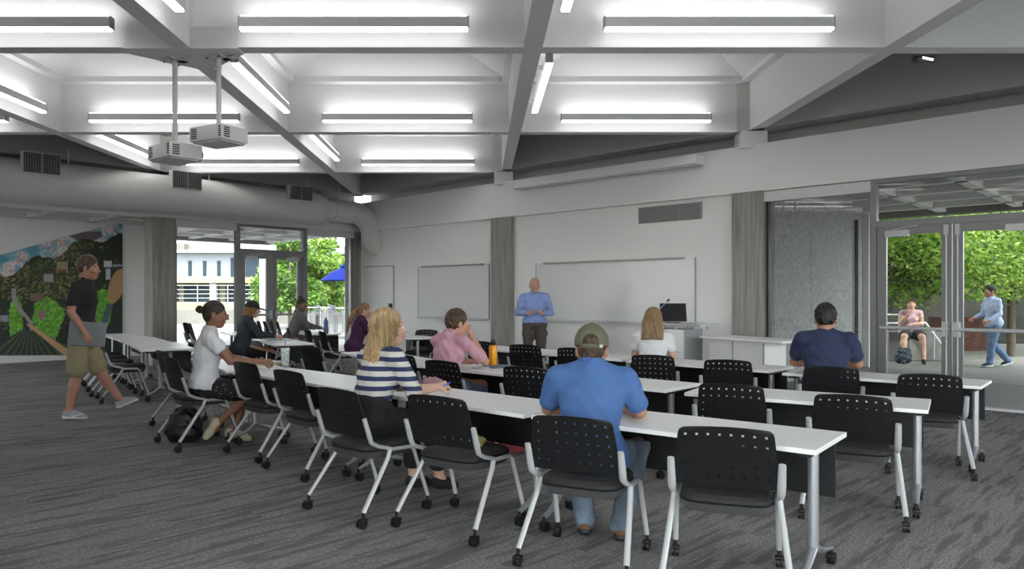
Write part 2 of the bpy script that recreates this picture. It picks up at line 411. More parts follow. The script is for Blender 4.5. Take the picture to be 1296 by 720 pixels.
for px0, px1, py0, py1 in ((30, 76, 196, 218), (219, 255, 219, 237), (367, 395, 237, 252)):
    pc = ld((px0+px1)/2, off+ra+.02); w = (ld(px1, off+ra+.02)-ld(px0, off+ra+.02)).length; z = zat(pc, (py0+py1)/2); hh = (py1-py0)*pc.y/F_PX
    R = Matrix.Rotation(math.radians(45), 3, 'Z')
    pc = Vector((pc.x, pc.y, z))
    m = MB(); m.box(pc-NL*.085, (w*1.06, .18, hh*1.28), R, bev=.03); bx = m.build('vent_box', M_duct, dt)
    m = MB()
    m.box(pc+NL*.012, (w*1.0, .012, hh*1.12), R); m.build('vent_recess', M_vent, bx)
    m = MB()
    nn = 14
    for k in range(nn):
        x = (k-(nn-1)/2)/nn*w
        m.box(pc+NL*.02+Vector((1,1,0))/R2*x, (.008,.012,hh*1.05), R@Matrix.Rotation(.5, 3, 'Z'))
    m.box(pc+NL*.024, (.03,.012,hh*1.1), R)
    m.build('vent_blades', M_vents, bx)['kind'] = 'stuff'
for q in (-.35, -2.8, -5.6, .6):
    p = endp+dirv*q; top = 4.3
    m = MB(); m.tube([p+Vector((0,0,ra if q < 0 else rb)), Vector((p.x, p.y, top))], .012, 6); m.build('hanger_rod', M_white, dt)
# small wall grille behind the branch duct
p = lf(437, .11); m = MB(); m.box(Vector((p.x, p.y, zat(p, 270))), (.55,.03,.30), Matrix.Rotation(PI/4, 3, 'Z'))
o = m.build('wall_grille', mat('grille_grey', (.13,.13,.12), .6)); tag(o, 'small dark grille on the bulkhead behind the bent duct', 'vent')

# --- mural: flat print on the wall, slanted top edge
def mural():
    NX_, NZ_ = 260, 170
    pa, pb = dm(-60), dm(154.5)
    za0, zb0 = zat(pa, 449.8), zat(pb, 449.0)
    def ytop(px): return 322.5-(px)*(42.2/154.5)
    U = np.linspace(0, 1, NX_); V = np.linspace(0, 1, NZ_)
    rng = np.random.RandomState(3)
    def vnoise(x, y, s, seed):
        r = np.random.RandomState(seed).rand(64, 64); x = x*s; y = y*s
        xi = np.floor(x).astype(int); yi = np.floor(y).astype(int); fx = x-xi; fy = y-yi; fx = fx*fx*(3-2*fx); fy = fy*fy*(3-2*fy)
        g = lambda a, b_: r[a % 64, b_ % 64]
        return (g(xi,yi)*(1-fx)+g(xi+1,yi)*fx)*(1-fy)+(g(xi,yi+1)*(1-fx)+g(xi+1,yi+1)*fx)*fy
    def lin(c): c = np.array(c)/255.; return np.where(c <= .04045, c/12.92, ((c+.055)/1.055)**2.4)
    px = -60+U[None, :]*214.5
    # image pixel row of each vertex
    py = 449.5+(np.array([ytop(p) for p in px[0]])[None, :]-449.5)*V[:, None]
    px = np.repeat(px, NZ_, 0)
    n1 = vnoise(px, py, .13, 1)*.6+vnoise(px, py, .4, 11)*.4; n2 = vnoise(px+py*.4, py, .3, 2)*.55+vnoise(px, py*1.2, .8, 12)*.45; n3 = vnoise(px, py, .07, 3); n4 = vnoise(px, py*1.4, .45, 4)*.5+vnoise(px, py, 1.2, 14)*.5
    c = np.zeros(px.shape+(3,))
    def put(mask, col, a=1.):
        m_ = (np.clip(mask, 0, 1)*a)[..., None]; c[:] = c*(1-m_)+lin(col)*m_
    put(np.ones_like(px), (62,70,40)); put((n2-.42)*7, (36,44,30)); put((.36-n2)*9, (104,112,58)); put((n4-.60)*9*(n3 > .45), (150,138,84)); put((n4-.66)*9*(n3 <= .45), (96,116,50)); put((.30-n4)*9, (26,32,36))
    hill = 352-np.clip((px+10)/130, 0, 1)*52+6*np.sin(px/9)+4*(n1-.5)
    right = px > 118
    put((right & (n1 > .35))*1., (34,44,26))
    low = py > 378
    put((low & (n1 < .55))*1., (32,46,34)); put((low & (n1 > .62) & (n2 > .4))*1., (30,36,66))
    field = (np.hypot((px-60)/20, (py-402)/26) < 1+.5*(n1-.5)) | (np.hypot((px-128)/13, (py-392)/27) < 1+.3*(n1-.5)) | (np.hypot((px-20)/9, (py-405)/30) < 1+.3*(n2-.5))
    put(field*1., (92,160,44)); put(field*np.clip((n2-.5)*6,0,1), (128,190,62)); put(field*np.clip((.42-n4)*7,0,1), (54,104,40))
    put((np.hypot((px-150+(py-350)*.25)/10, (py-362)/22) < 1)*1., (176,140,96))
    road = np.abs(px-(22+(py-380)*.42+4*np.sin(py/9))) < 2.8
    put((road & (py > 365))*1., (150,140,150))
    road2 = np.abs(px-(134-(py-400)*.35)) < 4
    put((road2 & (py > 385))*.8, (70,62,110))
    fx_, fy_ = px-38, py-418
    fan = (fy_ > 0) & (np.abs(fx_) < 12+fy_*1.7); ang = np.arctan2(fx_, fy_+8)
    put(fan*1., (44,44,66)); put((fan & (np.sin(ang*34) > .15))*1., (74,92,40))
    put(((np.abs(fx_-(8+fy_*1.35)) < 4+fy_*.12) & (fy_ > -8))*1., (188,150,112))
    for (bx, by, bw, bh, col) in ((78,338,7,7,(150,136,112)),(78,343,6,2,(130,76,56)),(61,352,6,5,(150,150,160)),(46,376,9,5,(120,96,80)),(52,398,5,5,(150,110,110)),(136,334,5,4,(210,210,214)),(148,336,6,1,(180,180,190)),(5,403,5,4,(150,140,160)),(136,347,3,7,(190,190,214))):
        put(((np.abs(px-bx) < bw) & (np.abs(py-by) < bh))*1., col)
    skyc = py < hill
    put(skyc*1., (120,170,190)); put(skyc*np.clip((n1-.42)*6,0,1), (214,206,206)); put(skyc*np.clip((n2-.58)*7,0,1), (206,150,146)); put(skyc*np.clip((.36-n3)*8,0,1), (84,150,172))
    mt = skyc & (np.abs(px-108)*.45+ (301-py)*-1 < 8) & (py > 293) & (px > 86) & (px < 128)
    put(mt*1., (104,88,96))
    vs = []; off_ = .03
    for j in range(NZ_):
        for i in range(NX_):
            p = pa.lerp(pb, 0)  # replaced below
            P_ = dm(px[0, i]); vs.append((P_.x+NL.x*off_, P_.y+NL.y*off_, zat(P_, py[j, i])))
    fs = [(j*NX_+i, j*NX_+i+1, (j+1)*NX_+i+1, (j+1)*NX_+i) for j in range(NZ_-1) for i in range(NX_-1)]
    me = bpy.data.meshes.new('mural'); me.from_pydata(vs, [], fs)
    at_ = me.color_attributes.new('print', 'FLOAT_COLOR', 'POINT')
    at_.data.foreach_set('color', np.concatenate([c, np.ones(px.shape+(1,))], -1).astype(np.float32).ravel())
    m = bpy.data.materials.new('mural_print'); m.use_nodes = True; n = m.node_tree; bs = n.nodes['Principled BSDF']
    a_ = n.nodes.new('ShaderNodeAttribute'); a_.attribute_name = 'print'; n.links.new(a_.outputs['Color'], bs.inputs['Base Color']); bs.inputs['Roughness'].default_value = .55
    me.materials.append(m); o = bpy.data.objects.new('mural', me); COL.objects.link(o)
    tag(o, 'large painted landscape mural of green hills and fields with slanted top edge', 'mural')
    # edge of the mounting board
    b = MB(); A0, A1 = dm(-60), dm(154.5)
    z = lambda p, q: zat(p, q)
    wallbox(b, A0, A1, z(A0, 450), z(A0, ytop(-60)), NL, .0, .026, z0b=z(A1, 449.2), z1b=z(A1, 280.3))
    e = b.build('mounting_board', mat('board_edge', (.05,.05,.09), .6), o)
mural()

# --- front wall fittings
def on_front(px0, px1, py0, py1, name, m, t=.03, off=.0, par=None, py0b=None, py1b=None):
    a, c = fr(px0, off), fr(px1, off); b = MB()
    wallbox(b, a, c, zat(a, py1), zat(a, py0), NF, 0, t); return b.build(name, m, par)
def board(px0, px1, z0, z1, lab):
    a, c = fr(px0), fr(px1); r = empty('whiteboard', (a.x, a.y, 0), 0, lab, 'whiteboard', 'whiteboards on the front wall')
    A = Vector((0,0,0)); C = c-a
    b = MB(); wallbox(b, A, C, z0, z1, NF, .005, .025); b.build('writing_surface', mat('whiteboard_enamel', (.66,.665,.67), .22), r)
    fm = mat('whiteboard_frame', (.45,.45,.45), .4, .4); d = C.normalized(); L = C.length
    b = MB()
    wallbox(b, A, d*.02, z0, z1, NF, .005, .035); wallbox(b, d*(L-.02), C, z0, z1, NF, .005, .035)
    wallbox(b, A, C, z0, z0+.02, NF, .005, .035); b.build('frame', fm, r)
    b = MB(); wallbox(b, d*(L*.06), d*(L*.94), z1-.03, z1+.01, NF, .005, .05); b.build('map_rail', mat('rail_grey', (.30,.28,.27), .4, .4), r)
    b = MB(); wallbox(b, d*.02, d*(L-.02), z0-.02, z0+.005, NF, .005, .10); b.build('marker_tray', M_silver, r)
a = fr(530); board(530, 620, zat(a, 401), zat(a, 337.5), 'smaller whiteboard between the flush door and the concrete column')
a = fr(679); board(679, 881, zat(a, 404.5), zat(a, 333.5), 'wide whiteboard behind the standing lecturer and the lectern')
# flush door, its frame line and the wall switch
a, c = fr(463.5), fr(498)
b = MB(); wallbox(b, a, c, 0.02, zat(c, 337), NF, 0, .012); d1 = struct(b.build('door_1', M_wall), 'flush white door beside the room corner')
b = MB(); fm = mat('door_line', (.38,.38,.38), .6); zt = zat(c, 337)
wallbox(b, c, fr(499.2), 0, zt, NF, 0, .02); wallbox(b, a, fr(499.2), zt, zt+.03, NF, 0, .02); b.build('door_frame', fm, d1)
a = fr(493.5, .03); b = MB(); wallbox(b, a, fr(496, .03), zat(a, 391), zat(a, 384), NF, 0, .05); b.build('door_handle', M_black, d1)
b = MB(); wallbox(b, a, fr(496, .03), zat(a, 396), zat(a, 391), NF, 0, .03); b.build('card_reader', M_white, d1)
o = on_front(540, 542, 427, 429, 'wall_outlet', M_black, .02); tag(o, 'small dark outlet on the front wall left of the man in pink', 'outlet')
# supply grille
a, c = fr(810, .0), fr(888, .0); z0, z1 = zat(a, 283), zat(a, 263)
gr = empty('wall_vent', (a.x, a.y, 0), 0, 'wide grey louvred vent high on the wall above the large whiteboard', 'vent')
b = MB(); wallbox(b, Vector((0,0,0)), c-a, z0, z1, NF, 0, .015); b.build('back_plate', mat('vent_back', (.16,.16,.16), .7), gr)
b = MB()
for k in range(8): z = z0+.02+(z1-z0-.04)*k/7; wallbox(b, Vector((0,0,0)), c-a, z-.006, z+.014, NF, .012, .03)
b.build('louvre', M_vents, gr)['kind'] = 'stuff'
for k in (0, .333, .667, 1): b = MB(); q = (c-a)*k; dd = (c-a).normalized()*.012; wallbox(b, q-dd, q+dd, z0, z1, NF, .0, .035); b.build('vent_bar', M_vents, gr)
# projection screen case on the bulkhead
a, c = fr(652, .28), fr(883, .28); zz = 3.73
sc = empty('projection_screen', (a.x, a.y, 0), 0, 'long white roll-up projection screen case on the bulkhead', 'projection screen')
z = zat(a, 234); z2 = zat(c, 201.5); zm = (z+z2)/2
b = MB(); wallbox(b, Vector((0,0,0)), c-a, zm-.075, zm+.075, NF, -.07, .07); b.build('case', M_white, sc)
b = MB(); wallbox(b, Vector((0,0,0)), c-a, zm-.10, zm-.075, NF, -.03, .02); b.build('bottom_bar', M_alum, sc)
dd = (c-a).normalized()
for k in (0., 1.): b = MB(); q = (c-a)*k; wallbox(b, q-dd*.012, q+dd*.012, zm-.085, zm+.085, NF, -.18, .08); b.build('end_bracket', M_white, sc)

# --- glazing ---------------------------------------------------------------
def bar(pf, n, px0, px1, z0, z1, name, par, m=M_frame, t0=.04, t1=-.06, o=0.):
    b = MB(); wallbox(b, pf(px0, o), pf(px1, o), z0, z1, n, t0, t1); return b.build(name, m, par)
def pane(pf, n, px0, px1, z0, z1, par, m=None, name='pane', o=0.):
    b = MB(); wallbox(b, pf(px0, o), pf(px1, o), z0, z1, n, -.005, -.015); return b.build(name, m or M_glass, par)
HB = 3.185
# right glazed bay 1
z_d = 2.49
w = struct(bar(fr, NF, 965, 971, 0, HB, 'window_1', None), 'fixed glazed bay right of the concrete column')
bar(fr, NF, 971, 1103, 0, .06, 'sill', w); 
pane(fr, NF, 971, 1103, .06, HB, w, M_glass2)
for px0, px1 in ((971, 974),): bar(fr, NF, px0, px1, 0.06, HB-.15, 'mullion', w, M_dark)
o = MB(); wallbox(o, fr(966, .02), fr(1103, .02), 3.01, HB-.012, NF, -.03, .05); o = o.build('roller_blind', mat('blind_box', (.62,.62,.62), .5)); tag(o, 'white rolled blind box above the fixed glazed bay', 'blind box')
# double doors
dw = struct(bar(fr, NF, 1102.5, 1110.5, 0, HB, 'window_2', None, t0=.06), 'glazed entrance screen with transom')
bar(fr, NF, 1110.5, 1420, z_d, z_d+.09, 'transom_rail', dw, t0=.05); bar(fr, NF, 1110.5, 1420, HB-.06, HB, 'head_rail', dw, M_frame, t0=.06)
pane(fr, NF, 1112, 1420, z_d+.09, HB-.06, dw); bar(fr, NF, 1110.5, 1420, 0, .03, 'threshold', dw, M_alum, t0=.16, t1=-.16)
def leaf(pf, n, px0, px1, hinge, zt, name, lab, zb=.03, rod=True, kick=.32, sw=.12):
    """door leaf between px0 and px1; hinge -1 left, +1 right"""
    A, B = pf(px0), pf(px1); L = (B-A).length; d = (B-A)/L; r = MB()
    wallbox(r, A, A+d*sw, zb, zt, n, .03, -.03); r = struct(r.build(name, M_frame), lab)
    q = MB(); wallbox(q, B-d*sw, B, zb, zt, n, .03, -.03); q.build('stile', M_frame, r)
    q = MB(); wallbox(q, A+d*sw, B-d*sw, zb, zb+kick, n, .03, -.03); q.build('bottom_rail', M_frame, r)
    q = MB(); wallbox(q, A+d*sw, B-d*sw, zt-.12, zt, n, .03, -.03); q.build('top_rail', M_frame, r)
    q = MB(); wallbox(q, A+d*sw, B-d*sw, zb+kick, zt-.12, n, -.005, -.015); q.build('pane', M_glass, r)
    z = 1.04; la, lb = (.06, L-.02) if hinge < 0 else (.02, L-.06)
    q = MB(); q.tube([A+d*la+n*.11+Vector((0,0,z)), A+d*lb+n*.11+Vector((0,0,z))], .026, 12); pb = q.build('push_bar', M_silver, r, .6)
    e = lb-.04 if hinge < 0 else la+.04
    q = MB(); wallbox(q, A+d*(e-.035), A+d*(e+.035), z-.10, z+.10, n, .03, .13); q.build('latch_case', M_silver, pb)
    if rod:
        for z0_, z1_ in ((zb+.1, z-.1), (z+.1, zt-.08)): MB().tube([A+d*e+n*.05+Vector((0,0,z0_)), A+d*e+n*.05+Vector((0,0,z1_))], .012, 8).build('vertical_rod', M_silver, pb)
        q = MB(); wallbox(q, A+d*(e-.025), A+d*(e+.025), zt-.16, zt-.02, n, .03, .075); q.build('rod_catch', M_silver, pb)
    h0 = .12 if hinge < 0 else L-.42
    q = MB(); wallbox(q, A+d*h0, A+d*(h0+.30), zt-.15, zt-.06, n, .03, .09); cl = q.build('door_closer', M_silver, r)
    q = MB(); q.tube([A+d*(h0+.1)+n*.06+Vector((0,0,zt-.05)), A+d*(h0+.42)+n*.08+Vector((0,0,zt-.01))], .01, 6); q.build('closer_arm', M_silver, cl)
    return r
leaf(fr, NF, 1111, 1205, -1, z_d, 'door_2', 'left leaf of the glazed double doors at the right')
leaf(fr, NF, 1206.5, 1325, 1, z_d, 'door_3', 'right leaf of the glazed double doors, cut by the picture edge')
struct(bar(fr, NF, 1326, 1420, 0, HB, 'wall_beside_door', None, M_wall))
b = MB(); wallbox(b, fr(1415), Vector(ln(CF, KB)), 0, HB, NF, 0, -.2); struct(b.build('wall_front_side', M_wall))
# left glazing
w3 = struct(bar(lf, NL, 221, 223, 0, HB, 'window_3', None), 'glazed bay left of the terrace doors')
pane(lf, NL, 223, 298, .05, HB, w3); bar(lf, NL, 223, 298, .28, .36, 'sill', w3, M_silver); bar(lf, NL, 223, 298, 0, .05, 'sill', w3)
w4 = struct(bar(lf, NL, 297.5, 302.5, 0, HB, 'window_4', None, t0=.07), 'glazed terrace door screen with transom')
bar(lf, NL, 302.5, 382, 2.50, 2.60, 'transom_rail', w4, t0=.06); bar(lf, NL, 302.5, 382, HB-.07, HB, 'head_rail', w4)
pane(lf, NL, 302.5, 382, 2.60, HB-.07, w4)
leaf(lf, NL, 303, 343, -1, 2.50, 'door_4', 'left leaf of the glazed terrace doors', rod=False, kick=.25, sw=.13)
leaf(lf, NL, 343.6, 381.5, 1, 2.50, 'door_5', 'right leaf of the glazed terrace doors', rod=False, kick=.25, sw=.13)
w5 = struct(bar(lf, NL, 381.8, 387, 0, HB, 'window_5', None, t0=.07), 'glazed bay between the terrace doors and the room corner')
pane(lf, NL, 387, 443, .05, HB, w5); bar(lf, NL, 387, 443, 0, .05, 'sill', w5); bar(lf, NL, 443, 446.5, 0, HB, 'mullion', w5)
for a_, c_, l in ((222, 299, 'white rolled blind box over the window beside the mural column'), (386, 447, 'white rolled blind box over the corner window')):
    o = MB(); wallbox(o, lf(a_, .02), lf(c_, .02), 3.01, HB-.012, NL, -.03, .05); tag(o.build('roller_blind', MATS['blind_box']), l, 'blind box')
b = MB(); b.prism([(corner.x-.6,corner.y-.2),(corner.x+.02,corner.y-.05),(corner.x+.1,corner.y+.5),(corner.x-.5,corner.y+.6)], 0, 3.3)
# projectors
def projector(px, py, Yp, rz, lab):
    p = atY(px, Yp); z = zat(p, py)
    r = empty('projector', (p.x, p.y, z), rz, lab, 'projector', 'ceiling projectors')
    MB().box((0,0,0), (.50,.40,.17), bev=.03).build('body', M_white, r, .5)
    MB().box((0,0,-.09), (.44,.34,.02), bev=.008).build('base_plate', mat('projector_base', (.60,.60,.61), .5), r)
    m = MB()
    for k in range(5):
        z_ = -.05+k*.024
        m.box((-.165, -.2, z_), (.085,.008,.012)); m.box((.225, -.2, z_), (.03,.008,.012)); m.box((.25, -.12, z_), (.008,.08,.012)); m.box((-.25, .06, z_), (.008,.06,.012))
    m.build('vent_slots', M_black, r)['kind'] = 'stuff'
    m = MB(); m.lathe([(.07,0),(.065,.04),(.05,.05),(.048,.045)], (.12,.2,-.01), 20, R=Matrix.Rotation(-PI/2, 3, 'X')); m.build('lens', M_black, r)
    m = MB(); m.box((0,0,.10), (.22,.18,.02)); m.tube([(0,0,.09),(.1,.06,.11)], .01, 6); m.tube([(0,0,.09),(-.1,-.06,.11)], .01, 6); m.build('mount_plate', M_alum, r)
    zt = 4.16-z; m = MB(); m.tube([(0,0,.10),(0,0,zt)], .028, 12); pl = m.build('pole', M_white, r, .6)
    m = MB(); m.box((0,0,zt-.01), (.22,.22,.016)); m.box((.1,.05,zt-.012), (.20,.08,.012)); m.build('ceiling_plate', M_alum, pl)
    for sx in (-1,1):
        for sy in (-1,1): MB().tube([(sx*.085,sy*.085,zt-.03),(sx*.085,sy*.085,zt-.01)], .01, 6).build('bolt', M_black, pl)
projector(221.5, 194, 8.35, math.radians(-40), 'lower left white projector hanging from a ceiling pole')
projector(277, 172, 8.25, math.radians(-28), 'upper right white projector hanging from a ceiling pole')
# spot under the cross beam at the right
p = atY(1170, 8.3); z = zat(p, 73)
r = empty('spotlight', (p.x, p.y, z), 0, 'small dark adjustable spotlight under the cross beam at upper right', 'spotlight')
MB().box((0,0,.03), (.26,.10,.04)).build('yoke', M_frame, r)
MB().box((0,0,-.02), (.22,.12,.06), Matrix.Rotation(.3, 3, 'X'), bev=.01).build('lamp_head', mat('spot_head', (.05,.05,.05), .4), r)
MB().box((0,-.06,-.03), (.12,.02,.022), Matrix.Rotation(.3, 3, 'X')@Matrix.Rotation(.2, 3, 'Y')).build('reflector', mat('spot_glow', (.9,.9,.85), .3, emit=(1,.97,.9), es=1.2), r)
# ============================================================= chairs and tables
def chair():
    r = empty('chair')
    HWD = .262
    # perforated backrest with real holes
    nx, nz = 8, 5; hs = .0070
    xc = [(-.5+(.085+.83*k/(nx-1)))*2*HWD for k in range(nx)]
    zf = [.13,.30,.475,.65,.82]; z0, z1 = .535, .855
    zc_ = [z1-f*(z1-z0) for f in zf][::-1]
    xb = [-HWD, -HWD+.012]; 
    for x in xc: xb += [x-hs, x+hs]
    xb += [HWD-.012, HWD]; xb = sorted(xb)
    zb = [z0, z0+.012]
    for z in zc_: zb += [z-hs*.9, z+hs*.9]
    zb += [z1-.014, z1-.004, z1]; zb = sorted(zb)
    def P(x, z, side):
        t = (z-z0)/(z1-z0); u = x/HWD
        w = .985-.125*t
        if t > .9: w -= .10*((t-.9)/.1)**3
        if t < .08: w -= .03*((.08-t)/.08)**2
        zz = z-.014*u*u*t; y = -.205-.085*t-.03*(1-u*u)*(.4+.6*t)
        return (x*w, y+side*.0045, zz)
    hole = set()
    for i in range(len(xb)-1):
        for k in range(len(zb)-1):
            xm, zm_ = (xb[i]+xb[i+1])/2, (zb[k]+zb[k+1])/2
            if any(abs(xm-x) < 1e-4 for x in xc) and any(abs(zm_-z) < 1e-4 for z in zc_): hole.add((i, k))
    b = MB(); n = len(xb); m_ = len(zb)
    vs = [P(xb[i], zb[k], s) for s in (-1, 1) for k in range(m_) for i in range(n)]
    id_ = lambda i, k, s: s*n*m_+k*n+i
    fs = []; solid = lambda i, k: 0 <= i < n-1 and 0 <= k < m_-1 and (i, k) not in hole
    for i in range(n-1):
        for k in range(m_-1):
            if not solid(i, k): continue
            fs.append((id_(i,k,0), id_(i+1,k,0), id_(i+1,k+1,0), id_(i,k+1,0)))
            fs.append((id_(i,k,1), id_(i,k+1,1), id_(i+1,k+1,1), id_(i+1,k,1)))
            for (di, dk, e) in ((-1,0,((i,k),(i,k+1))), (1,0,((i+1,k+1),(i+1,k))), (0,-1,((i+1,k),(i,k))), (0,1,((i,k+1),(i+1,k+1)))):
                if not solid(i+di, k+dk):
                    (a0, a1), (c0, c1) = e; fs.append((id_(a0,a1,0), id_(c0,c1,0), id_(c0,c1,1), id_(a0,a1,1)))
    b.add(vs, fs); b.build('backrest', M_black, r, .5)
    # seat
    b = MB(); N = 24
    def ring(k, z): 
        out = []
        for a in range(N):
            t = 2*PI*a/N; c, s = math.cos(t), math.sin(t); e = .42
            out.append((math.copysign(abs(c)**e, c)*.228*k, .015+math.copysign(abs(s)**e, s)*.235*k, z))
        return out
    vs = ring(.93, .440)+ring(1., .452)+ring(1., .470)+ring(.93, .486)+ring(.6, .488); fs = [tuple(reversed(range(N)))]
    for l in range(4): fs += [(l*N+a, l*N+(a+1) % N, (l+1)*N+(a+1) % N, (l+1)*N+a) for a in range(N)]
    fs.append(tuple(range(4*N, 5*N))); b.add(vs, fs); b.build('seat_cushion', M_cush, r, .7)
    b = MB(); vs = ring(.6, .385)+ring(.93, .395)+ring(1.02, .442); fs = [tuple(reversed(range(N)))]
    for l in range(2): fs += [(l*N+a, l*N+(a+1) % N, (l+1)*N+(a+1) % N, (l+1)*N+a) for a in range(N)]
    fs.append(tuple(range(2*N, 3*N))); b.add(vs, fs); b.build('seat_pan', M_pan, r, .7)
    cas = MB(); 
    cas.tube([(0,0,0),(0,0,-.045)], .011, 6); cas.tube([(-.019,-.012,-.066),(-.004,-.012,-.066)], .031, 12); cas.tube([(.004,-.012,-.066),(.019,-.012,-.066)], .031, 12)
    cas.box((0,-.006,-.045), (.046,.05,.018), bev=.006)
    cme = cas.build('caster', M_black, None, .6).data
    bpy.data.objects.remove(bpy.data.objects['caster'])
    def caster(par, x, y): o = bpy.data.objects.new('caster', cme); COL.objects.link(o); o.parent = par; o.location = (x, y, .097)
    for s in (-1, 1):
        b = MB(); b.tube([(s*.262,-.05,.455),(s*.268,-.075,.40),(s*.305,-.30,.095)], .0165, 8, flat=.85); lg = b.build('leg', M_silver, r, .8); caster(lg, s*.305, -.30)
        b = MB(); b.tube([(s*.262,-.06,.450),(s*.262,.12,.446),(s*.264,.15,.425),(s*.278,.265,.095)], .0155, 8, flat=.85); lg = b.build('leg', M_silver, r, .8); caster(lg, s*.278, .265)
        b = MB(); b.tube([(s*.262,-.045,.455),(s*.262,-.15,.485),(s*.262,-.205,.515),(s*.263,-.222,.56),(s*.264,-.262,.675)], [.016,.018,.020,.021,.018], 8, flat=.75); b.build('back_bracket', M_silver, r, .8)
    return r
CH0 = chair(); CH0['free'] = 1
_first_ch = [True]
def place_chair(x, y, deg, label, group='chairs along the table rows', sc=1.0):
    o = CH0 if _first_ch[0] else copy_tree(CH0); _first_ch[0] = False
    if 'free' in o: del o['free']
    o.location = (x, y, 0); o.rotation_euler = (0, 0, -math.radians(deg)); o.scale = (sc, sc, sc)
    tag(o, label, 'chair', group); return o

def table(nr, nl, w, label, group='long white tables', cut=None):
    nr = Vector((*nr, 0)); nl_ = Vector((*nl, 0)); L = (nr-nl_).length; d = (nr-nl_).normalized(); up = Vector((-d.y, d.x, 0))
    c = (nr+nl_)/2+up*w/2
    r = empty('table', (c.x, c.y, 0), math.atan2(d.y, d.x), label, 'table', group)
    b = MB(); b.box((0,0,.727), (L-.006, w, .027), bev=.004); b.build('tabletop', M_table, r)
    b = MB(); b.box((0,w/2-.05,.535), (L-.10,.018,.31)); b.build('modesty_panel', M_panel, r)
    b = MB(); b.box((0,-.02,.69), (L-.2,.05,.03)); b.build('under_rail', M_panel, r)
    for s in (-1, 1):
        x = s*(L/2-.075); yl = -.09
        b = MB(); b.tube([(x,yl,.715),(x,yl,.19)], .028, 14); lg = b.build('leg', M_legm, r, .8)
        b = MB(); b.box((x,0,.70), (.06,w*.8,.025)); b.build('support_arm', M_panel, lg)
        for e in (-1, 1):
            ye = (-.27 if e < 0 else .27)
            b = MB(); b.tube([(x,yl,.20),(x-.004*s,yl+(ye-yl)*.45,.135),(x,ye,.095)], [.027,.024,.018], 8, flat=.7); b.build('foot', M_legm, lg, .8)
            b = MB(); b.tube([(x,ye,.10),(x,ye,.055)], .011, 6); b.tube([(x-.02,ye+.008,.034),(x-.004,ye+.008,.034)], .034, 14); b.tube([(x+.004,ye+.008,.034),(x+.02,ye+.008,.034)], .034, 14)
            b.box((x,ye,.05), (.05,.05,.02), bev=.005); b.build('caster', M_black, lg, .6)
    return r
TW = .62
G1, G2, G3, GL = 'tables of the nearest row', 'tables of the middle row', 'tables of the front row', 'tables of the left wing'
table((1.656,3.626), (.325,4.70), TW, 'nearest white table, in front of the man in the blue polo', group=G1)
table((.285,4.715), (-1.06,6.00), TW, 'white table in front of the woman in the striped top', group=G1)
table((-1.08,6.03), (-2.50,7.42), TW, 'white table with the open notebook and patterned cup', group=G1)
table((-2.56,7.46), (-3.50,8.95), TW, 'white table at the left end of the nearest row, behind the girl with the bun', group=G1)
table((2.98,4.90), (1.60,5.79), TW, 'white middle-row table at the right, its bare leg showing', group=G2)
table((1.50,5.95), (.275,7.10), TW, 'middle-row white table directly behind the blue polo man', group=G2)
table((.25,7.13), (-1.0,8.36), TW, 'middle-row white table with orange bottle and notebook', group=G2)
table((-1.02,8.40), (-1.87,9.92), TW, 'middle-row white table behind the blonde woman in stripes', group=G2)
table((4.20,6.18), (2.97,7.27), TW, 'front-row white table nearest the glass doors', group=G3)
table((2.93,7.47), (1.71,8.67), TW, 'front-row white table between the navy tee man and the woman in white', group=G3)
table((1.69,8.76), (.525,10.02), TW, 'front-row white table in front of the standing lecturer', group=G3)
table((.50,10.05), (-.60,11.3), TW, 'front-row white table mostly hidden by the man in pink', group=G3)
table((-1.28,13.15), (-2.0,14.6), TW, 'white table in front of the girl in purple', group=GL)
table((-3.17,11.45), (-3.97,12.85), TW, 'white table where the girl in the black cap writes', group=GL)
table((-3.28,14.45), (-4.15,15.75), TW, 'white table where the student in the grey hoodie sits', group=GL)
table((-4.70,14.1), (-5.45,15.55), .6, 'white table by the terrace window, behind the girl in white tee', group=GL)
table((-4.73,10.30), (-5.60,11.75), TW+.1, 'nearest of the three joined white tables beside the mural', group=GL)
table((-5.62,11.77), (-6.55,13.2), TW+.05, 'middle of the three joined white tables beside the mural', group=GL)
table((-6.57,13.22), (-7.5,14.6), TW, 'farthest of the three joined white tables beside the mural', group=GL)

# chairs: centre, heading in degrees right of straight ahead
GC = 'black chairs with perforated backs'
def ch(x, y, h, lab, sc=1.): return place_chair(x, y, h, lab, GC, sc)
ch(1.31,3.93, 19, 'nearest empty black chair at the right end of the first row', 1.0)
ch(.62,4.24, 26, 'black chair under the man in the blue polo', 1.0)
ch(-.10,4.86, 36, 'empty black chair with a folded yellow jacket on its seat', 1.03)
ch(-.76,5.20, 44, 'black chair the woman in the striped top sits on', 1.03)
ch(-1.40,6.40, 45, 'empty black chair behind the table with the notebook', 1.03)
ch(-1.96,7.05, 46, 'empty black chair right of the girl in the white tee', 1.04)
ch(-2.83,7.50, 50, 'black chair the girl in the white tee kneels on', 1.05)
ch(-3.32,8.45, 52, 'black chair just behind the white tee girl\'s chair', 1.04)
ch(2.58,5.10, 28, 'empty black chair at the right end of the middle row', 1.0)
ch(1.97,5.70, 25, 'empty black chair in middle row, right of the blue polo man')
ch(.56,7.02, 30, 'empty black chair in middle row, left of the blue polo man')
ch(-.20,7.62, 40, 'black chair the man in pink sits on')
ch(-.70,8.40, 40, 'empty black chair at the left shoulder of the pink shirt man')
ch(-1.88,9.35, 48, 'black chair left of the blonde woman, before middle row table', 1.03)
ch(3.85,6.38, 25, 'black chair at the right end of the front row by the doors')
ch(3.32,7.02, 22, 'black chair the man in the navy tee sits on')
ch(2.62,7.75, 22, 'empty black chair left of the navy tee man')
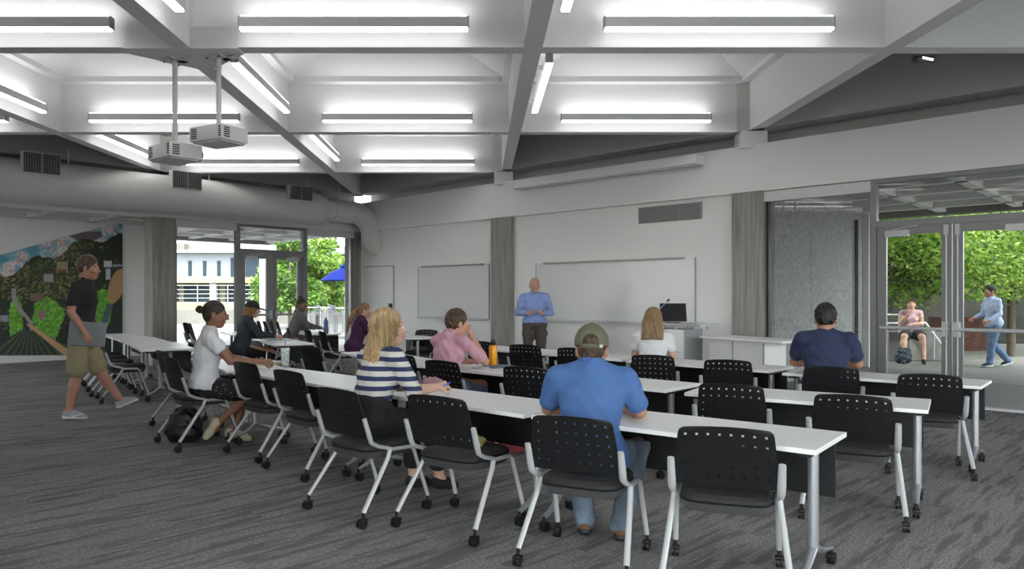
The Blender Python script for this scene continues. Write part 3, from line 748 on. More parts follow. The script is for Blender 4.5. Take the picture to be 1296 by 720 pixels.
ch(2.00,8.35, 22, 'black chair the woman in the plain white tee sits on')
ch(1.32,9.45, 30, 'front-row black chair half hidden by the olive cap')
ch(.74,10.05, 30, 'empty front-row black chair below the lecturer')
ch(.17,10.75, 35, 'empty front-row black chair behind the orange bottle')
ch(-2.48,13.0, 62, 'black chair the girl in purple sits on', 1.03)
ch(-2.95,13.9, 62, 'empty black chair left of the girl in purple', 1.03)
ch(-3.35,14.6-.5, 80, 'black chair beside the hoodie student, silver legs in profile', 1.03)
ch(-4.13,12.35, 62, 'black chair the girl in the black cap sits on', 1.08)
ch(-4.45,13.2, 62, 'empty black chair behind the black cap girl', 1.08)
ch(-4.05,15.0, 70, 'black chair the student in the grey hoodie sits on', 1.0)
ch(-1.10,13.75, 200, 'black chair on the far side of the purple girl\'s table', 1.0)
ch(-5.10,10.62, 58, 'nearest empty black chair at the joined tables by the mural', 1.05)
ch(-5.62,11.35, 58, 'second empty black chair at the joined tables by the mural', 1.05)
ch(-6.05,12.05, 58, 'third empty black chair at the joined tables by the mural', 1.05)
ch(-6.50,12.75, 58, 'farthest empty black chair at the joined tables by the mural', 1.05)
ch(-5.80,15.4, 80, 'black chair by the window left of the white tee girl\'s bun', 1.1)
ch(-5.55,15.0, 75, 'black chair by the window, right beside the bun', 1.1)
for k in range(5):
    ch(-4.88+k*.17, 16.9-k*.10, 80, ('first', 'second', 'third', 'fourth', 'fifth')[k]+' from the left of the nested black chairs by the terrace doors', 1.08)
# ============================================================= outside
M_pave = mat('plaza_paving', (.20,.195,.185), .9, bump=.2, bscale=30, var=.10, vscale=.8)
g = MB(); g.box((0, 40, -.10), (260, 240, .08)); struct(g.build('ground', M_pave), 'pale sunlit paving outside')
SZ = 3.25
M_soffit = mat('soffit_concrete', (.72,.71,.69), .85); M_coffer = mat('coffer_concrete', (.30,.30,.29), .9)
def canopy(side):
    ax = Vector((1,-1,0))/R2 if side == 'r' else Vector((1,1,0))/R2      # along the wall
    out = Vector((1,1,0))/R2 if side == 'r' else Vector((-1,1,0))/R2
    o0 = Vector(((CF+.5)/2, (CF+.5)/2, 0)) if side == 'r' else Vector((-(DL+.4)/2, (DL+.4)/2, 0))
    wid = 6.0 if side == 'r' else 6.1
    a0, a1 = (-8.0, 6.0) if side == 'r' else (2., 12.6)
    q = lambda a, o, z: (o0.x+ax.x*a+out.x*o, o0.y+ax.y*a+out.y*o, z)
    def slab(b, aa, ab, oa, ob, z0, z1):
        b.add([q(a, o, z) for z in (z0, z1) for o in (oa, ob) for a in (aa, ab)], [(0,2,3,1),(4,5,7,6),(0,1,5,4),(2,6,7,3),(0,4,6,2),(1,3,7,5)])
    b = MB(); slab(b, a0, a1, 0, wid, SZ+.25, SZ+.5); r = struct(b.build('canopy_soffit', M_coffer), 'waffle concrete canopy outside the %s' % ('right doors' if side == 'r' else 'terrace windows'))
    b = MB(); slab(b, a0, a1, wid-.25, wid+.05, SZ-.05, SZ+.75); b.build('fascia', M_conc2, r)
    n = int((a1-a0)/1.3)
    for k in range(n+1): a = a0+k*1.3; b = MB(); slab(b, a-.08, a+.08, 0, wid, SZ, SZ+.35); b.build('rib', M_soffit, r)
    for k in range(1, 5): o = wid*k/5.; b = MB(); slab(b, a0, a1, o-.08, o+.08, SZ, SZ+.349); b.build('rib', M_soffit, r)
canopy('r'); canopy('l')
# textured wing wall seen through the fixed bay
b = MB(); p0 = Vector((4.72, 12.45, 0)); p1 = Vector((8.3, 16.0, 0)); nn = Vector((1,-1,0))/R2
wallbox(b, p0, p1, -.05, 3.6, nn, 0, -.3)
def blockmat():
    m = bpy.data.materials.new('textured_block_wall'); m.use_nodes = True; n = m.node_tree; bs = n.nodes['Principled BSDF']; bs.inputs['Roughness'].default_value = .9
    tc = n.nodes.new('ShaderNodeTexCoord'); v = n.nodes.new('ShaderNodeTexVoronoi'); v.inputs['Scale'].default_value = 9
    mp = n.nodes.new('ShaderNodeMapping'); mp.inputs['Scale'].default_value = (1,1,1.6)
    n.links.new(tc.outputs['Object'], mp.inputs[0]); n.links.new(mp.outputs[0], v.inputs[0])
    r = n.nodes.new('ShaderNodeMapRange'); r.inputs[3].default_value = .28; r.inputs[4].default_value = .44; n.links.new(v.outputs['Distance'], r.inputs[0])
    n.links.new(r.outputs[0], bs.inputs['Base Color'])
    bp = n.nodes.new('ShaderNodeBump'); bp.inputs['Strength'].default_value = .6; bp.inputs['Distance'].default_value = .03; n.links.new(v.outputs['Distance'], bp.inputs['Height']); n.links.new(bp.outputs[0], bs.inputs['Normal'])
    return m
struct(b.build('wing_wall', blockmat()), 'grey textured block wall seen through the fixed glass')
b = MB(); wallbox(b, p1, p1+Vector((.25,.25,0)), -.05, 3.3, nn, .12, -.3); struct(b.build('wing_wall_pier', M_soffit))
b = MB(); b.box((p1.x-.35, p1.y-.42, 1.35), (.05,.05,3.5)); struct(b.build('downpipe', M_dark))

# foliage
M_leaf = []
for k, c in enumerate(((.10,.20,.03),(.22,.34,.07),(.04,.085,.02),(.38,.44,.14))):
    m = mat('leaf_%d' % k, c, .6); bs = m.node_tree.nodes['Principled BSDF']
    tr = m.node_tree.nodes.new('ShaderNodeBsdfTranslucent'); tr.inputs[0].default_value = (c[0]*1.6, c[1]*1.7, c[2]*1.2, 1); mx = m.node_tree.nodes.new('ShaderNodeMixShader'); mx.inputs[0].default_value = .45
    m.node_tree.links.new(bs.outputs[0], mx.inputs[1]); m.node_tree.links.new(tr.outputs[0], mx.inputs[2])
    m.node_tree.links.new(mx.outputs[0], m.node_tree.nodes['Material Output'].inputs[0]); M_leaf.append(m)
M_bark = mat('bark', (.09,.07,.05), .9, bump=.5, bscale=30)
def foliage(centers, n, size, seed, name, parent, pal=(0,1,2,3), w=(.35,.3,.2,.15)):
    rng = np.random.RandomState(seed); C = np.array([c[:3] for c in centers]); Rr = np.array([c[3:] for c in centers])
    vol = np.prod(Rr, 1); vol = vol/vol.sum(); idx = rng.choice(len(C), n, p=vol)
    d = rng.normal(size=(n, 3)); d /= np.linalg.norm(d, axis=1)[:, None]; rr = rng.rand(n)**.45
    P = C[idx]+d*rr[:, None]*Rr[idx]
    # clump
    cl = P+rng.normal(size=(n,3))*.04
    a = rng.normal(size=(n,3)); a[:,2] *= .6; a /= np.linalg.norm(a, axis=1)[:, None]; b_ = np.cross(a, rng.normal(size=(n,3))); b_ /= np.linalg.norm(b_, axis=1)[:, None]
    s = size*(.6+.8*rng.rand(n))[:, None]
    V = np.stack([cl-a*s, cl-b_*s*.45, cl+a*s, cl+b_*s*.45], 1).reshape(-1, 3)
    me = bpy.data.meshes.new(name); me.vertices.add(4*n); me.vertices.foreach_set('co', V.astype(np.float32).ravel())
    me.loops.add(4*n); me.loops.foreach_set('vertex_index', np.arange(4*n, dtype=np.int32)); me.polygons.add(n)
    me.polygons.foreach_set('loop_start', np.arange(0, 4*n, 4, dtype=np.int32)); me.polygons.foreach_set('loop_total', np.full(n, 4, dtype=np.int32))
    for k in pal: me.materials.append(M_leaf[k])
    me.polygons.foreach_set('material_index', rng.choice(len(pal), n, p=np.array(w)/sum(w)).astype(np.int32)); me.update(calc_edges=True)
    o = bpy.data.objects.new(name, me); COL.objects.link(o); o.parent = parent; o['kind'] = 'stuff'; return o
def tree(x, y, h, R, n, seed, label, size=.068, base=1.6, pal=(0,1,2,3), w=(.35,.3,.2,.15), lean=0):
    rng = np.random.RandomState(seed); r = empty('tree', (x, y, -.05), 0, label, 'tree', 'trees outside')
    b = MB(); b.tube([(0,0,0),(lean*.3,0,h*.3),(lean*.6,.05,h*.55),(lean,0,h*.8)], [.10,.08,.06,.03], 8); b.build('trunk', M_bark, r, .8)
    cs = []
    for k in range(13):
        a = rng.rand()*6.28; q = rng.rand()**.6*R*.75; z = base+(h-base)*(.15+.75*rng.rand()); s = R*(.30+.22*rng.rand())
        cs.append((q*math.cos(a), q*math.sin(a), z, s, s, s*.7))
        b = MB(); b.tube([(lean*.4,0,h*.35),(q*math.cos(a)*.6, q*math.sin(a)*.6, z*.85),(q*math.cos(a), q*math.sin(a), z)], [.05,.03,.012], 5)
        if k < 6: b.build('branch', M_bark, r)
    foliage(cs, n, size, seed, 'foliage', r, pal, w); return r
tree(10.3, 19.2, 5.6, 3.0, 30000, 11, 'leafy green tree overhanging the seated woman outside', base=1.0, w=(.35,.35,.1,.2))
tree(13.6, 18.9, 6.0, 3.1, 32000, 12, 'sunlit leafy tree behind the walking man outside', base=1.3, w=(.3,.3,.1,.3))
tree(17.8, 20.5, 6.0, 3.2, 20000, 13, 'leafy tree at the far right beyond the doors', base=1.2, w=(.25,.3,.1,.35))
tree(7.9, 22.5, 6.0, 2.8, 12000, 14, 'green tree seen between the wing wall and door frame', base=1.4)
tree(13.0, 25.5, 7.0, 4.0, 10000, 15, 'dark green tree standing behind the front trees', size=.14, base=1.0, w=(.4,.1,.5,.0))
tree(20.5, 26.5, 7.0, 4.0, 8000, 16, 'dense tree deep behind the path on the right', size=.14, base=1.0, w=(.4,.1,.5,.0))
# canopy trees added outside the view to dapple the ground
tree(14.6, 12.2, 8.5, 3.2, 6000, 17, 'unseen tall tree added to shade the path right of the doors', base=5.0)
tree(16.9, 9.3, 8.5, 3.0, 4500, 19, 'unseen shade tree added far to the right of the building', base=5.0)
tree(12.9, 9.4, 8.5, 2.8, 4000, 18, 'unseen tall tree added by the building corner to shade the path', base=5.0)
# low wall, handrail and fence behind the seated woman
w0 = atY(1118, 17.9); w1 = atY(1190, 17.9)
b = MB(); b.box(((w0.x+w1.x)/2, 17.95, .29), (w1.x-w0.x, .6, .68)); o = b.build('garden_wall', M_conc2); tag(o, 'low concrete wall the woman outside sits on', 'low wall')
r = empty('handrail', (0,0,0), 0, 'white metal stair handrail right of the seated woman', 'handrail')
b = MB(); a = atY(1171, 17.4, zat((0,17.4), 408)); c = atY(1196, 17.4, zat((0,17.4), 442)); b.tube([a+Vector((-.12,0,-.02)), a, c, c+Vector((.05,0,-.05))], .025, 8); b.build('rail', M_white, r)
for px in (1167, 1182, 1196): p = atY(px, 17.4); zt = max(.62, .95-(px-1171)*.018); MB().tube([(p.x,p.y,0),(p.x,p.y,zt)], .02, 6).build('post', M_legm, r)
r = empty('white_rail', (0,0,0), 0, 'white rail frame left of the seated woman', 'handrail')
a = atY(1120, 18.3); c = atY(1138, 18.3)
for z in (1.03, .82): MB().tube([(a.x,a.y,z),(c.x,c.y,z)], .022, 6).build('rail', M_white, r)
MB().tube([(c.x,c.y,.6),(c.x,c.y,1.03)], .022, 6).build('post', M_white, r)
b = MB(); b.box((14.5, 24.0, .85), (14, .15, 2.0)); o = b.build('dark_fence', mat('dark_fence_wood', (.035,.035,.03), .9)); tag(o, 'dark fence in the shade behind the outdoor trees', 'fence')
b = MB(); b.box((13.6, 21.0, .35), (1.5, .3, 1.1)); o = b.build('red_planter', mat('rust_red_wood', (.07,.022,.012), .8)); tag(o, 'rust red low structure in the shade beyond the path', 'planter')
b = MB(); b.box((20.0, 19.5, .35), (7.0, .4, .6)); o = b.build('stone_kerb', mat('dark_stone', (.13,.13,.12), .9)); tag(o, 'low dark stone edge behind the walking man', 'kerb')  # even dark grey stone
M_hedge = mat('hedge_green', (.04,.08,.02), .9, bump=1, bscale=8, var=.5, vscale=3)
b = MB(); b.box((16, 31, 1.6), (34, 1.5, 4.2)); o = b.build('hedge', M_hedge); tag(o, 'dense dark hedge closing the view at the right', 'hedge')

# ---- left side: terrace
M_cwall = mat('terrace_wall_concrete', (.15,.145,.13), .9, var=.1, vscale=1)
b = MB(); b.box((-17, 41, .30), (26, .4, .85)); struct(b.build('terrace_wall', M_cwall), 'low concrete wall across the terrace')
M_grass = mat('lawn', (.19,.24,.08), .95, var=.2, vscale=2)
b = MB(); b.add([(-34,41.2,.72),(-6,41.2,.72),(-6,52,1.02),(-34,52,1.02)], [(0,1,2,3)]); o = b.build('lawn', M_grass); tag(o, 'bright lawn above the low terrace wall', 'lawn', kind='stuff')
r = empty('cable_railing', (0,44,0), 0, 'white cable railing on the lawn across the terrace', 'railing')
for k in range(12): MB().tube([(-24+k*1.8,0,.8),(-24+k*1.8,0,2.15)], .022, 6).build('post', M_legm, r)
for k in range(5): MB().tube([(-25,0,1.1+k*.25),(-4,0,1.1+k*.25)], .013, 5).build('cable', M_silver, r)
# pale building
bd = empty('campus_building', (0,70,0), 0, 'pale two-storey building with narrow slot windows beyond the terrace', 'building')
def bx(x0, x1, y0, y1, z0, z1, name, m, par): b = MB(); b.box(((x0+x1)/2,(y0+y1)/2,(z0+z1)/2), (x1-x0,y1-y0,z1-z0)); return b.build(name, m, par)
X70 = lambda px: (px-CX)/F_PX*70
Z70 = lambda py: HC-(py-CY)*70/F_PX
M_fac = mat('pale_blue_facade', (.185,.205,.225), .8); M_cream = mat('cream_concrete', (.22,.21,.14), .9); M_bwin = mat('dark_window_glass', (.02,.032,.045), .7, spec=.2)
bx(X70(120), X70(331), 0, 7, Z70(352), Z70(319), 'upper_wall', M_fac, bd)
bx(X70(110), X70(333), -1.0, 7, Z70(358), Z70(351), 'floor_slab', M_cream, bd)
bx(X70(120), X70(334), -.8, 7, Z70(320), Z70(317), 'parapet', M_soffit, bd)
bx(X70(120), X70(331), 2, 7, 0, Z70(358), 'lower_wall', M_cream, bd)
for px in (180, 206, 238.5, 257, 275): bx(X70(px), X70(px+4.3), -.06, .1, Z70(349), Z70(330), 'window', M_bwin, bd)
for a_, c_ in ((292, 331),): bx(X70(a_), X70(c_), -.06, .1, Z70(351), Z70(326), 'window', M_bwin, bd)
bx(X70(310), X70(311), -.12, .1, Z70(351), Z70(326), 'window_mullion', M_frame, bd)
for a_, c_ in ((160, 215), (223, 268), (277, 331)): bx(X70(a_), X70(c_), 1.8, 2.1, Z70(383), Z70(361), 'window', M_bwin, bd)
for px in (219, 272.5, 334): bx(X70(px)-.25, X70(px)+.35, -.8, -.3, Z70(384), Z70(357), 'pillar', M_fac, bd)
b2 = empty('concrete_building', (0,78,0), 0, 'pale concrete block rising behind the slot-window building', 'building')
k78 = lambda px: (px-CX)/F_PX*78
z78 = lambda py: HC-(py-CY)*78/F_PX
bx(k78(236), k78(345), 0, 6, 0, z78(297), 'wall', M_conc2, b2); bx(k78(200), k78(238), -1, 6, 0, z78(309), 'low_wing', M_conc2, b2); bx(k78(230), k78(345), -.1, 0, z78(317), z78(316), 'joint', M_soffit, b2)
# canopy column on the terrace
p = atY(329, 25.5); q = atY(347, 25.5)
b = MB(); b.box(((p.x+q.x)/2, 25.6, 1.6), (q.x-p.x, .35, 3.3)); struct(b.build('terrace_column', M_soffit), 'concrete canopy column seen behind the terrace doors')
tree(atY(367, 34).x, 34, 4.8, 1.9, 13000, 31, 'dark green bushy tree behind the terrace doors', size=.11, base=.3, w=(.5,.15,.35,0.))
tree(atY(402, 37).x, 37, 4.9, 2.1, 13000, 32, 'light green leafy tree left of the blue parasol', size=.12, base=.6, w=(.35,.35,.1,.2))
tree(atY(430, 48).x, 48, 3.2, 2.4, 6000, 33, 'low green shrubs behind the blue parasol', size=.14, base=.2, w=(.35,.3,.2,.15))
tree(atY(345, 60).x, 60, 4.2, 3.0, 5000, 34, 'distant tree between the pale building and the bushy tree', size=.2, base=.4)
tree(atY(235, 74).x, 73, 9.0, 1.3, 1500, 35, 'small tree top showing above the pale building', size=.25, base=7.2, w=(.2,.4,0,.4))
b3 = empty('flat_roofed_building', (0,80,0), 0, 'grey flat-roofed building behind the blue parasol', 'building')
k80 = lambda px: (px-CX)/F_PX*80
z80 = lambda py: HC-(py-CY)*80/F_PX
bx(k80(395), k80(470), 1, 9, 0, z80(322), 'wall', mat('blue_grey_facade', (.22,.25,.28), .7), b3); bx(k80(390), k80(470), -1, 9, z80(322), z80(312), 'roof_slab', M_fac, b3)
bx(k80(425), k80(428.5), -.5, 0, 0, z80(322), 'pillar', M_fac, b3); bx(k80(432), k80(437), .8, 1.1, z80(350), z80(332), 'window', M_bwin, b3)
bx(k80(455), k80(458), -.5, 0, 0, z80(322), 'pillar', M_fac, b3)
# parasol
p = atY(437, 27.0); ps = empty('parasol', (p.x, p.y, -.05), 0, 'blue parasol on the terrace outside the corner window', 'parasol')
zt = zat(p, 338)+.05; zb = zat(p, 355)+.05; b = MB(); N = 8; R0 = 32*27/F_PX
vs = [(0,0,zt)]
for l, (rr, zz) in enumerate(((.15, zt-.04), (.55, zt-.28*(zt-zb)-.05), (1., zb))):
    for k in range(16):
        t = 2*PI*k/16; f = 1 if k % 2 == 0 else .955; vs.append((R0*rr*f*math.cos(t), R0*rr*f*math.sin(t), zz+(0 if k % 2 == 0 else .015)))
fs = [(0, 1+k, 1+(k+1) % 16) for k in range(16)]
for l in range(2): fs += [(1+l*16+k, 1+(l+1)*16+k, 1+(l+1)*16+(k+1) % 16, 1+l*16+(k+1) % 16) for k in range(16)]
M_blue = mat('blue_canvas', (.007,.016,.15), .8, spec=.1); b.add(vs, fs); o = b.build('canopy', M_blue, ps, fix=False)
mo = o.modifiers.new('s', 'SOLIDIFY'); mo.thickness = .02
b = MB(); b.ball((0,0,zt+.02), (.2,.2,.09)); b.build('top_vent', M_blue, ps, True); MB().tube([(0,0,0),(0,0,zt)], .03, 8).build('pole', M_white, ps); MB().lathe([(.3,0),(.3,.06),(.05,.1)], n=14).build('base', M_frame, ps)
for k in range(8): t = 2*PI*k/8; MB().tube([(0,0,zt-.35),(R0*.5*math.cos(t), R0*.5*math.sin(t), zt-.28*(zt-zb)-.08)], .012, 5).build('rib', M_white, ps)
# bar tables and bar chairs
def barchair():
    r = empty('bar_chair'); m = mat('bar_chair_metal', (.12,.13,.15), .5, .3)
    MB().box((0,0,.74), (.42,.42,.03)).build('seat', m, r)
    for sx in (-1,1):
        for sy in (-1,1): MB().tube([(sx*.19,sy*.19,0),(sx*.18,sy*.18,.74)], .016, 5).build('leg', m, r)
        MB().tube([(sx*.18,-.19,.74),(sx*.19,-.23,1.15)], .015, 5).build('back_post', m, r)
    for z in (.85,.95,1.05,1.13): MB().box((0,-.215-(z-.85)*.06,z), (.37,.015,.05)).build('back_slat', m, r)
    return r
bc = barchair(); fu = False
for k, (px, Y, a, l) in enumerate(((396,31,80,'leftmost metal bar chair on the terrace'),(404,34,-80,'metal bar chair left of the first terrace table'),(415,30.5,70,'nearest metal bar chair under the parasol edge'),(424,33,-100,'metal bar chair behind the near one'),(431,31,90,'metal bar chair right of the middle terrace table'),(441,30,170,'dark metal bar chair beside the corner column'))):
    p = atY(px, Y); o = bc if not fu else copy_tree(bc); fu = True; o.location = (p.x, p.y, -.06); o.rotation_euler = (0,0,math.radians(a)); tag(o, l, 'chair', 'metal bar chairs on the terrace')
for px, Y, l in ((401,32.5,'tall metal terrace table at the left'),(420,31.5,'tall metal terrace table in the middle'),(436,31,'tall metal terrace table at the right')):
    p = atY(px, Y); r = empty('bar_table', (p.x, p.y, -.06), 0, l, 'table', 'tall terrace tables'); MB().box((0,0,1.04), (1.0,.7,.03)).build('tabletop', M_silver, r)
    for sx in (-1,1):
        for sy in (-1,1): MB().tube([(sx*.42,sy*.28,0),(sx*.42,sy*.28,1.03)], .02, 5).build('leg', M_legm, r)
# ============================================================= people
def nets(F, org, h):
    """naive surface nets -> verts, quads"""
    S = F < 0; nx, ny, nz = F.shape
    acc = np.zeros((nx-1, ny-1, nz-1, 3), np.float32); cnt = np.zeros((nx-1, ny-1, nz-1), np.float32)
    sl = lambda o, n: slice(o, n-1+o)
    for ax in range(3):
        o1, o2 = [a for a in range(3) if a != ax]
        for a in (0, 1):
            for b in (0, 1):
                of = [0,0,0]; of[o1] = a; of[o2] = b; og = list(of); og[ax] = 1
                A = F[sl(of[0],nx), sl(of[1],ny), sl(of[2],nz)]; B = F[sl(og[0],nx), sl(og[1],ny), sl(og[2],nz)]
                m = (A < 0) != (B < 0)
                t = np.where(m, A/np.where(m, A-B, 1), 0)
                cnt += m; acc[..., ax] += t; acc[..., o1] += m*a; acc[..., o2] += m*b
    I = np.argwhere(cnt > 0); ids = -np.ones(cnt.shape, np.int64); ids[cnt > 0] = np.arange(len(I))
    V = (I+acc[cnt > 0]/cnt[cnt > 0][:, None])*h+np.array(org)
    Q = []
    for ax in range(3):
        o1, o2 = [(1,2),(2,0),(0,1)][ax]
        s0 = [slice(1,-1)]*3; s0[ax] = slice(0, -1); s1 = list(s0); s1[ax] = slice(1, None)
        A = S[tuple(s0)]; B = S[tuple(s1)]; E = np.argwhere(A != B)
        if not len(E): continue
        off = np.ones(3, int); off[ax] = 0; E = E+off; sgn = S[E[:,0], E[:,1], E[:,2]]
        def g(d1, d2):
            k = E.copy(); k[:, o1] -= d1; k[:, o2] -= d2; return ids[k[:,0], k[:,1], k[:,2]]
        q = np.stack([g(1,1), g(0,1), g(0,0), g(1,0)], 1); q[~sgn] = q[~sgn][:, ::-1]; Q.append(q)
    return V, np.concatenate(Q)
class SDF:
    """smooth union of tapered capsules and ellipsoids, meshed by surface nets"""
    def __init__(s): s.p = []
    def cap(s, a, b, r1, r2=None, k=.02, fl=(1,1,1)): s.p.append(('c', np.array(a, float), np.array(b, float), r1, r1 if r2 is None else r2, k, fl)); return s
    def ell(s, c, r, R=None, k=.03): s.p.append(('e', np.array(c, float), np.array(r, float), None if R is None else np.array(R, float), 0, k, None)); return s
    def chain(s, pts, rs, k=.02):
        for i in range(len(pts)-1): s.cap(pts[i], pts[i+1], rs[i], rs[i+1], k)
        return s
    def cut(s, pt, n): s.p.append(('x', np.array(pt, float), np.array(n, float)/np.linalg.norm(n), 0, 0, 0, None)); return s
    def sub(s, c, r, R=None, k=.01): s.p.append(('s', np.array(c, float), np.array(r, float), None if R is None else np.array(R, float), 0, k, None)); return s
    def mesh(s, h, noise=0., nf=20., fn=None):
        lo = np.full(3, 1e9); hi = -lo
        for p in s.p:
            if p[0] == 'c': R = max(p[3], p[4])*max(p[6]); pts = (p[1], p[2])
            elif p[0] == 'e': R = max(p[2]); pts = (p[1],)
            else: continue
            for q in pts: lo = np.minimum(lo, q-R); hi = np.maximum(hi, q+R)
        lo = lo-3*h-.012; hi = hi+3*h+.012; n = np.ceil((hi-lo)/h).astype(int)+1
        F = np.full(n, .5, np.float32)
        ax = [lo[i]+h*np.arange(n[i]) for i in range(3)]
        for p in s.p:
            k = p[5]
            if p[0] == 'x':
                d = (ax[0][:,None,None]-p[1][0])*p[2][0]+(ax[1][None,:,None]-p[1][1])*p[2][1]+(ax[2][None,None,:]-p[1][2])*p[2][2]
                F = np.maximum(F, d.astype(np.float32)); continue
            if p[0] == 'c': R = max(p[3], p[4])*max(p[6]); a_ = np.minimum(p[1], p[2])-R; b_ = np.maximum(p[1], p[2])+R
            else: R = max(p[2]); a_ = p[1]-R; b_ = p[1]+R
            m = k+2*h+.01; i0 = np.maximum(np.floor((a_-m-lo)/h).astype(int), 0); i1 = np.minimum(np.ceil((b_+m-lo)/h).astype(int)+1, n)
            sl = tuple(slice(i0[i], i1[i]) for i in range(3))
            X, Y, Z = ax[0][sl[0]][:,None,None], ax[1][sl[1]][None,:,None], ax[2][sl[2]][None,None,:]
            if p[0] == 'c':
                a, b = p[1], p[2]; fl = p[6]; X_, Y_, Z_ = (X-a[0])/fl[0], (Y-a[1])/fl[1], (Z-a[2])/fl[2]; d = (b-a)/np.array(fl); L = max(d@d, 1e-9)
                t = np.clip((X_*d[0]+Y_*d[1]+Z_*d[2])/L, 0, 1)
                D = np.sqrt((X_-t*d[0])**2+(Y_-t*d[1])**2+(Z_-t*d[2])**2)-(p[3]+(p[4]-p[3])*t); D = D*min(fl)
            else:
                x, y, z = X-p[1][0], Y-p[1][1], Z-p[1][2]
                if p[3] is not None: M = p[3]; x, y, z = (M[0][0]*x+M[1][0]*y+M[2][0]*z, M[0][1]*x+M[1][1]*y+M[2][1]*z, M[0][2]*x+M[1][2]*y+M[2][2]*z)
                r = p[2]; k0 = np.sqrt((x/r[0])**2+(y/r[1])**2+(z/r[2])**2); k1 = np.sqrt((x/r[0]**2)**2+(y/r[1]**2)**2+(z/r[2]**2)**2)+1e-9
                D = k0*(k0-1)/k1
            G = F[sl]
            if p[0] == 's':
                D = -D; hh = np.maximum(k-np.abs(G-D), 0)/k; F[sl] = np.maximum(G, D)+hh*hh*k*.25
            else:
                hh = np.maximum(k-np.abs(G-D), 0)/k; F[sl] = np.minimum(G, D)-hh*hh*k*.25
        if noise or fn:
            X, Y, Z = ax[0][:,None,None], ax[1][None,:,None], ax[2][None,None,:]
            if noise: F = F+noise*(np.sin(nf*(X*1.3+Z*.9+.3*np.sin(9*Y)))*np.sin(nf*.8*(Z*1.5-Y+.2*np.sin(11*X)))+.5*np.sin(nf*2.1*(Z+Y*.6)+3*np.sin(7*X)))
            if fn: F = F+fn(X, Y, Z)
        return nets(F.astype(np.float32), lo, h)
HEADS = [None]
HEADPARTS = ('hair','hair_bun','ponytail','baseball_cap','cap_brim','cap_button','cap_strap','strap_buckle','cap_eyelet','eye','iris','eyebrow','lips','beard')
def sobj(name, parts, m, par, smooth=True):
    V = []; Q = []; o = 0
    if HEADS[0] and name in HEADPARTS: c_, k_ = HEADS[0]; parts = [((v-c_)*k_+c_, q) for v, q in parts]
    for v, q in parts: V.append(v); Q.append(q+o); o += len(v)
    V = np.concatenate(V); Q = np.concatenate(Q)
    me = bpy.data.meshes.new(name); me.vertices.add(len(V)); me.vertices.foreach_set('co', V.astype(np.float32).ravel())
    me.loops.add(4*len(Q)); me.loops.foreach_set('vertex_index', Q.astype(np.int32).ravel()); me.polygons.add(len(Q))
    me.polygons.foreach_set('loop_start', np.arange(0, 4*len(Q), 4, dtype=np.int32)); me.polygons.foreach_set('loop_total', np.full(len(Q), 4, dtype=np.int32))
    me.polygons.foreach_set('use_smooth', np.ones(len(Q), bool)); me.update(calc_edges=True); me.materials.append(m)
    ob = bpy.data.objects.new(name, me); COL.objects.link(ob); ob.parent = par; return ob
def v3(*a): return np.array(a, float)
def frame(f, up=(0,0,1)):
    f = np.array(f, float); f /= np.linalg.norm(f); r = np.cross(f, up); r /= np.linalg.norm(r); u = np.cross(r, f); return np.stack([r, f, u], 1)   # columns x(right) y(fwd) z(up)
def hand(sd, w, d, pn, curl=.6, spread=.1, side=1, sc=1.):
    """wrist w, finger direction d, palm normal pn, side=+1 thumb on the +cross side"""
    d = np.array(d, float); d /= np.linalg.norm(d); pn = np.array(pn, float); pn -= d*(pn@d); pn /= np.linalg.norm(pn); s = np.cross(d, pn)*side
    w = np.array(w, float); c = w+d*.045*sc
    sd.cap(w-d*.01, w+d*.02, .024*sc, .026*sc, .01)
    for o in (-.024, -.008, .009, .025): sd.cap(w+d*.02*sc+s*o*.7*sc, w+d*.082*sc+s*o*sc, .0125*sc, .0115*sc, .010)
    Ls = (.070, .080, .076, .058)
    for i, o in enumerate((.026, .009, -.009, -.026)):
        b = w+d*.086*sc+s*o*sc; L = Ls[i]*sc; ang = curl*.55; dd = d+s*o*spread*6; dd /= np.linalg.norm(dd)
        for j, f in enumerate((.45,.30,.25)):
            t = dd*math.cos(ang)+pn*math.sin(ang); e = b+t*L*f; sd.cap(b, e, (.0095-.0012*j)*sc, (.0085-.0012*j)*sc, .003); b = e; ang += curl*.75
    b = w+d*.022*sc+s*.020*sc; t = d*.62+s*.62+pn*.35; t /= np.linalg.norm(t); e = b+t*.048*sc; sd.cap(b, e, .014*sc, .0115*sc, .012)
    t2 = d*.85+s*.12+pn*(.35+.3*curl); t2 /= np.linalg.norm(t2); sd.cap(e, e+t2*.034*sc, .0105*sc, .008*sc, .004)
def head_sdf(sd, c, R, fat=1., female=False):
    T = lambda x, y, z: c+R@v3(x, y, z)
    sd.ell(T(0,-.015,.032), (.076,.095,.088), R, .01); sd.ell(T(0,.028,-.030), (.058*fat,.066,.085), R, .03)
    sd.ell(T(0,.052,-.088), (.030*fat,.030,.026), R, .025); sd.ell(T(0,-.01,-.045), (.062*fat,.06,.05), R, .03)
    sd.cap(T(-.035,.078,.018), T(.035,.078,.018), .013, None, .012)
    sd.cap(T(0,.088,.012), T(0,.110,-.026), .009, .0125, .008); sd.cap(T(-.013,.098,-.030), T(.013,.098,-.030), .009, None, .006)
    sd.cap(T(-.018,.090,-.054), T(.018,.090,-.054), .008, None, .006); sd.cap(T(-.015,.088,-.064), T(.015,.088,-.064), .008, None, .006)
    for s in (-1, 1):
        sd.ell(T(s*.040,.064,-.028), (.024,.024,.022), R, .02)
        sd.sub(T(s*.031,.096,.001), (.016,.012,.010), R, .008)
        sd.ell(T(s*.077,-.010,-.008), (.010,.019,.032), R, .006); sd.sub(T(s*.088,-.004,-.004), (.006,.009,.014), R, .004)
SKIN = {}
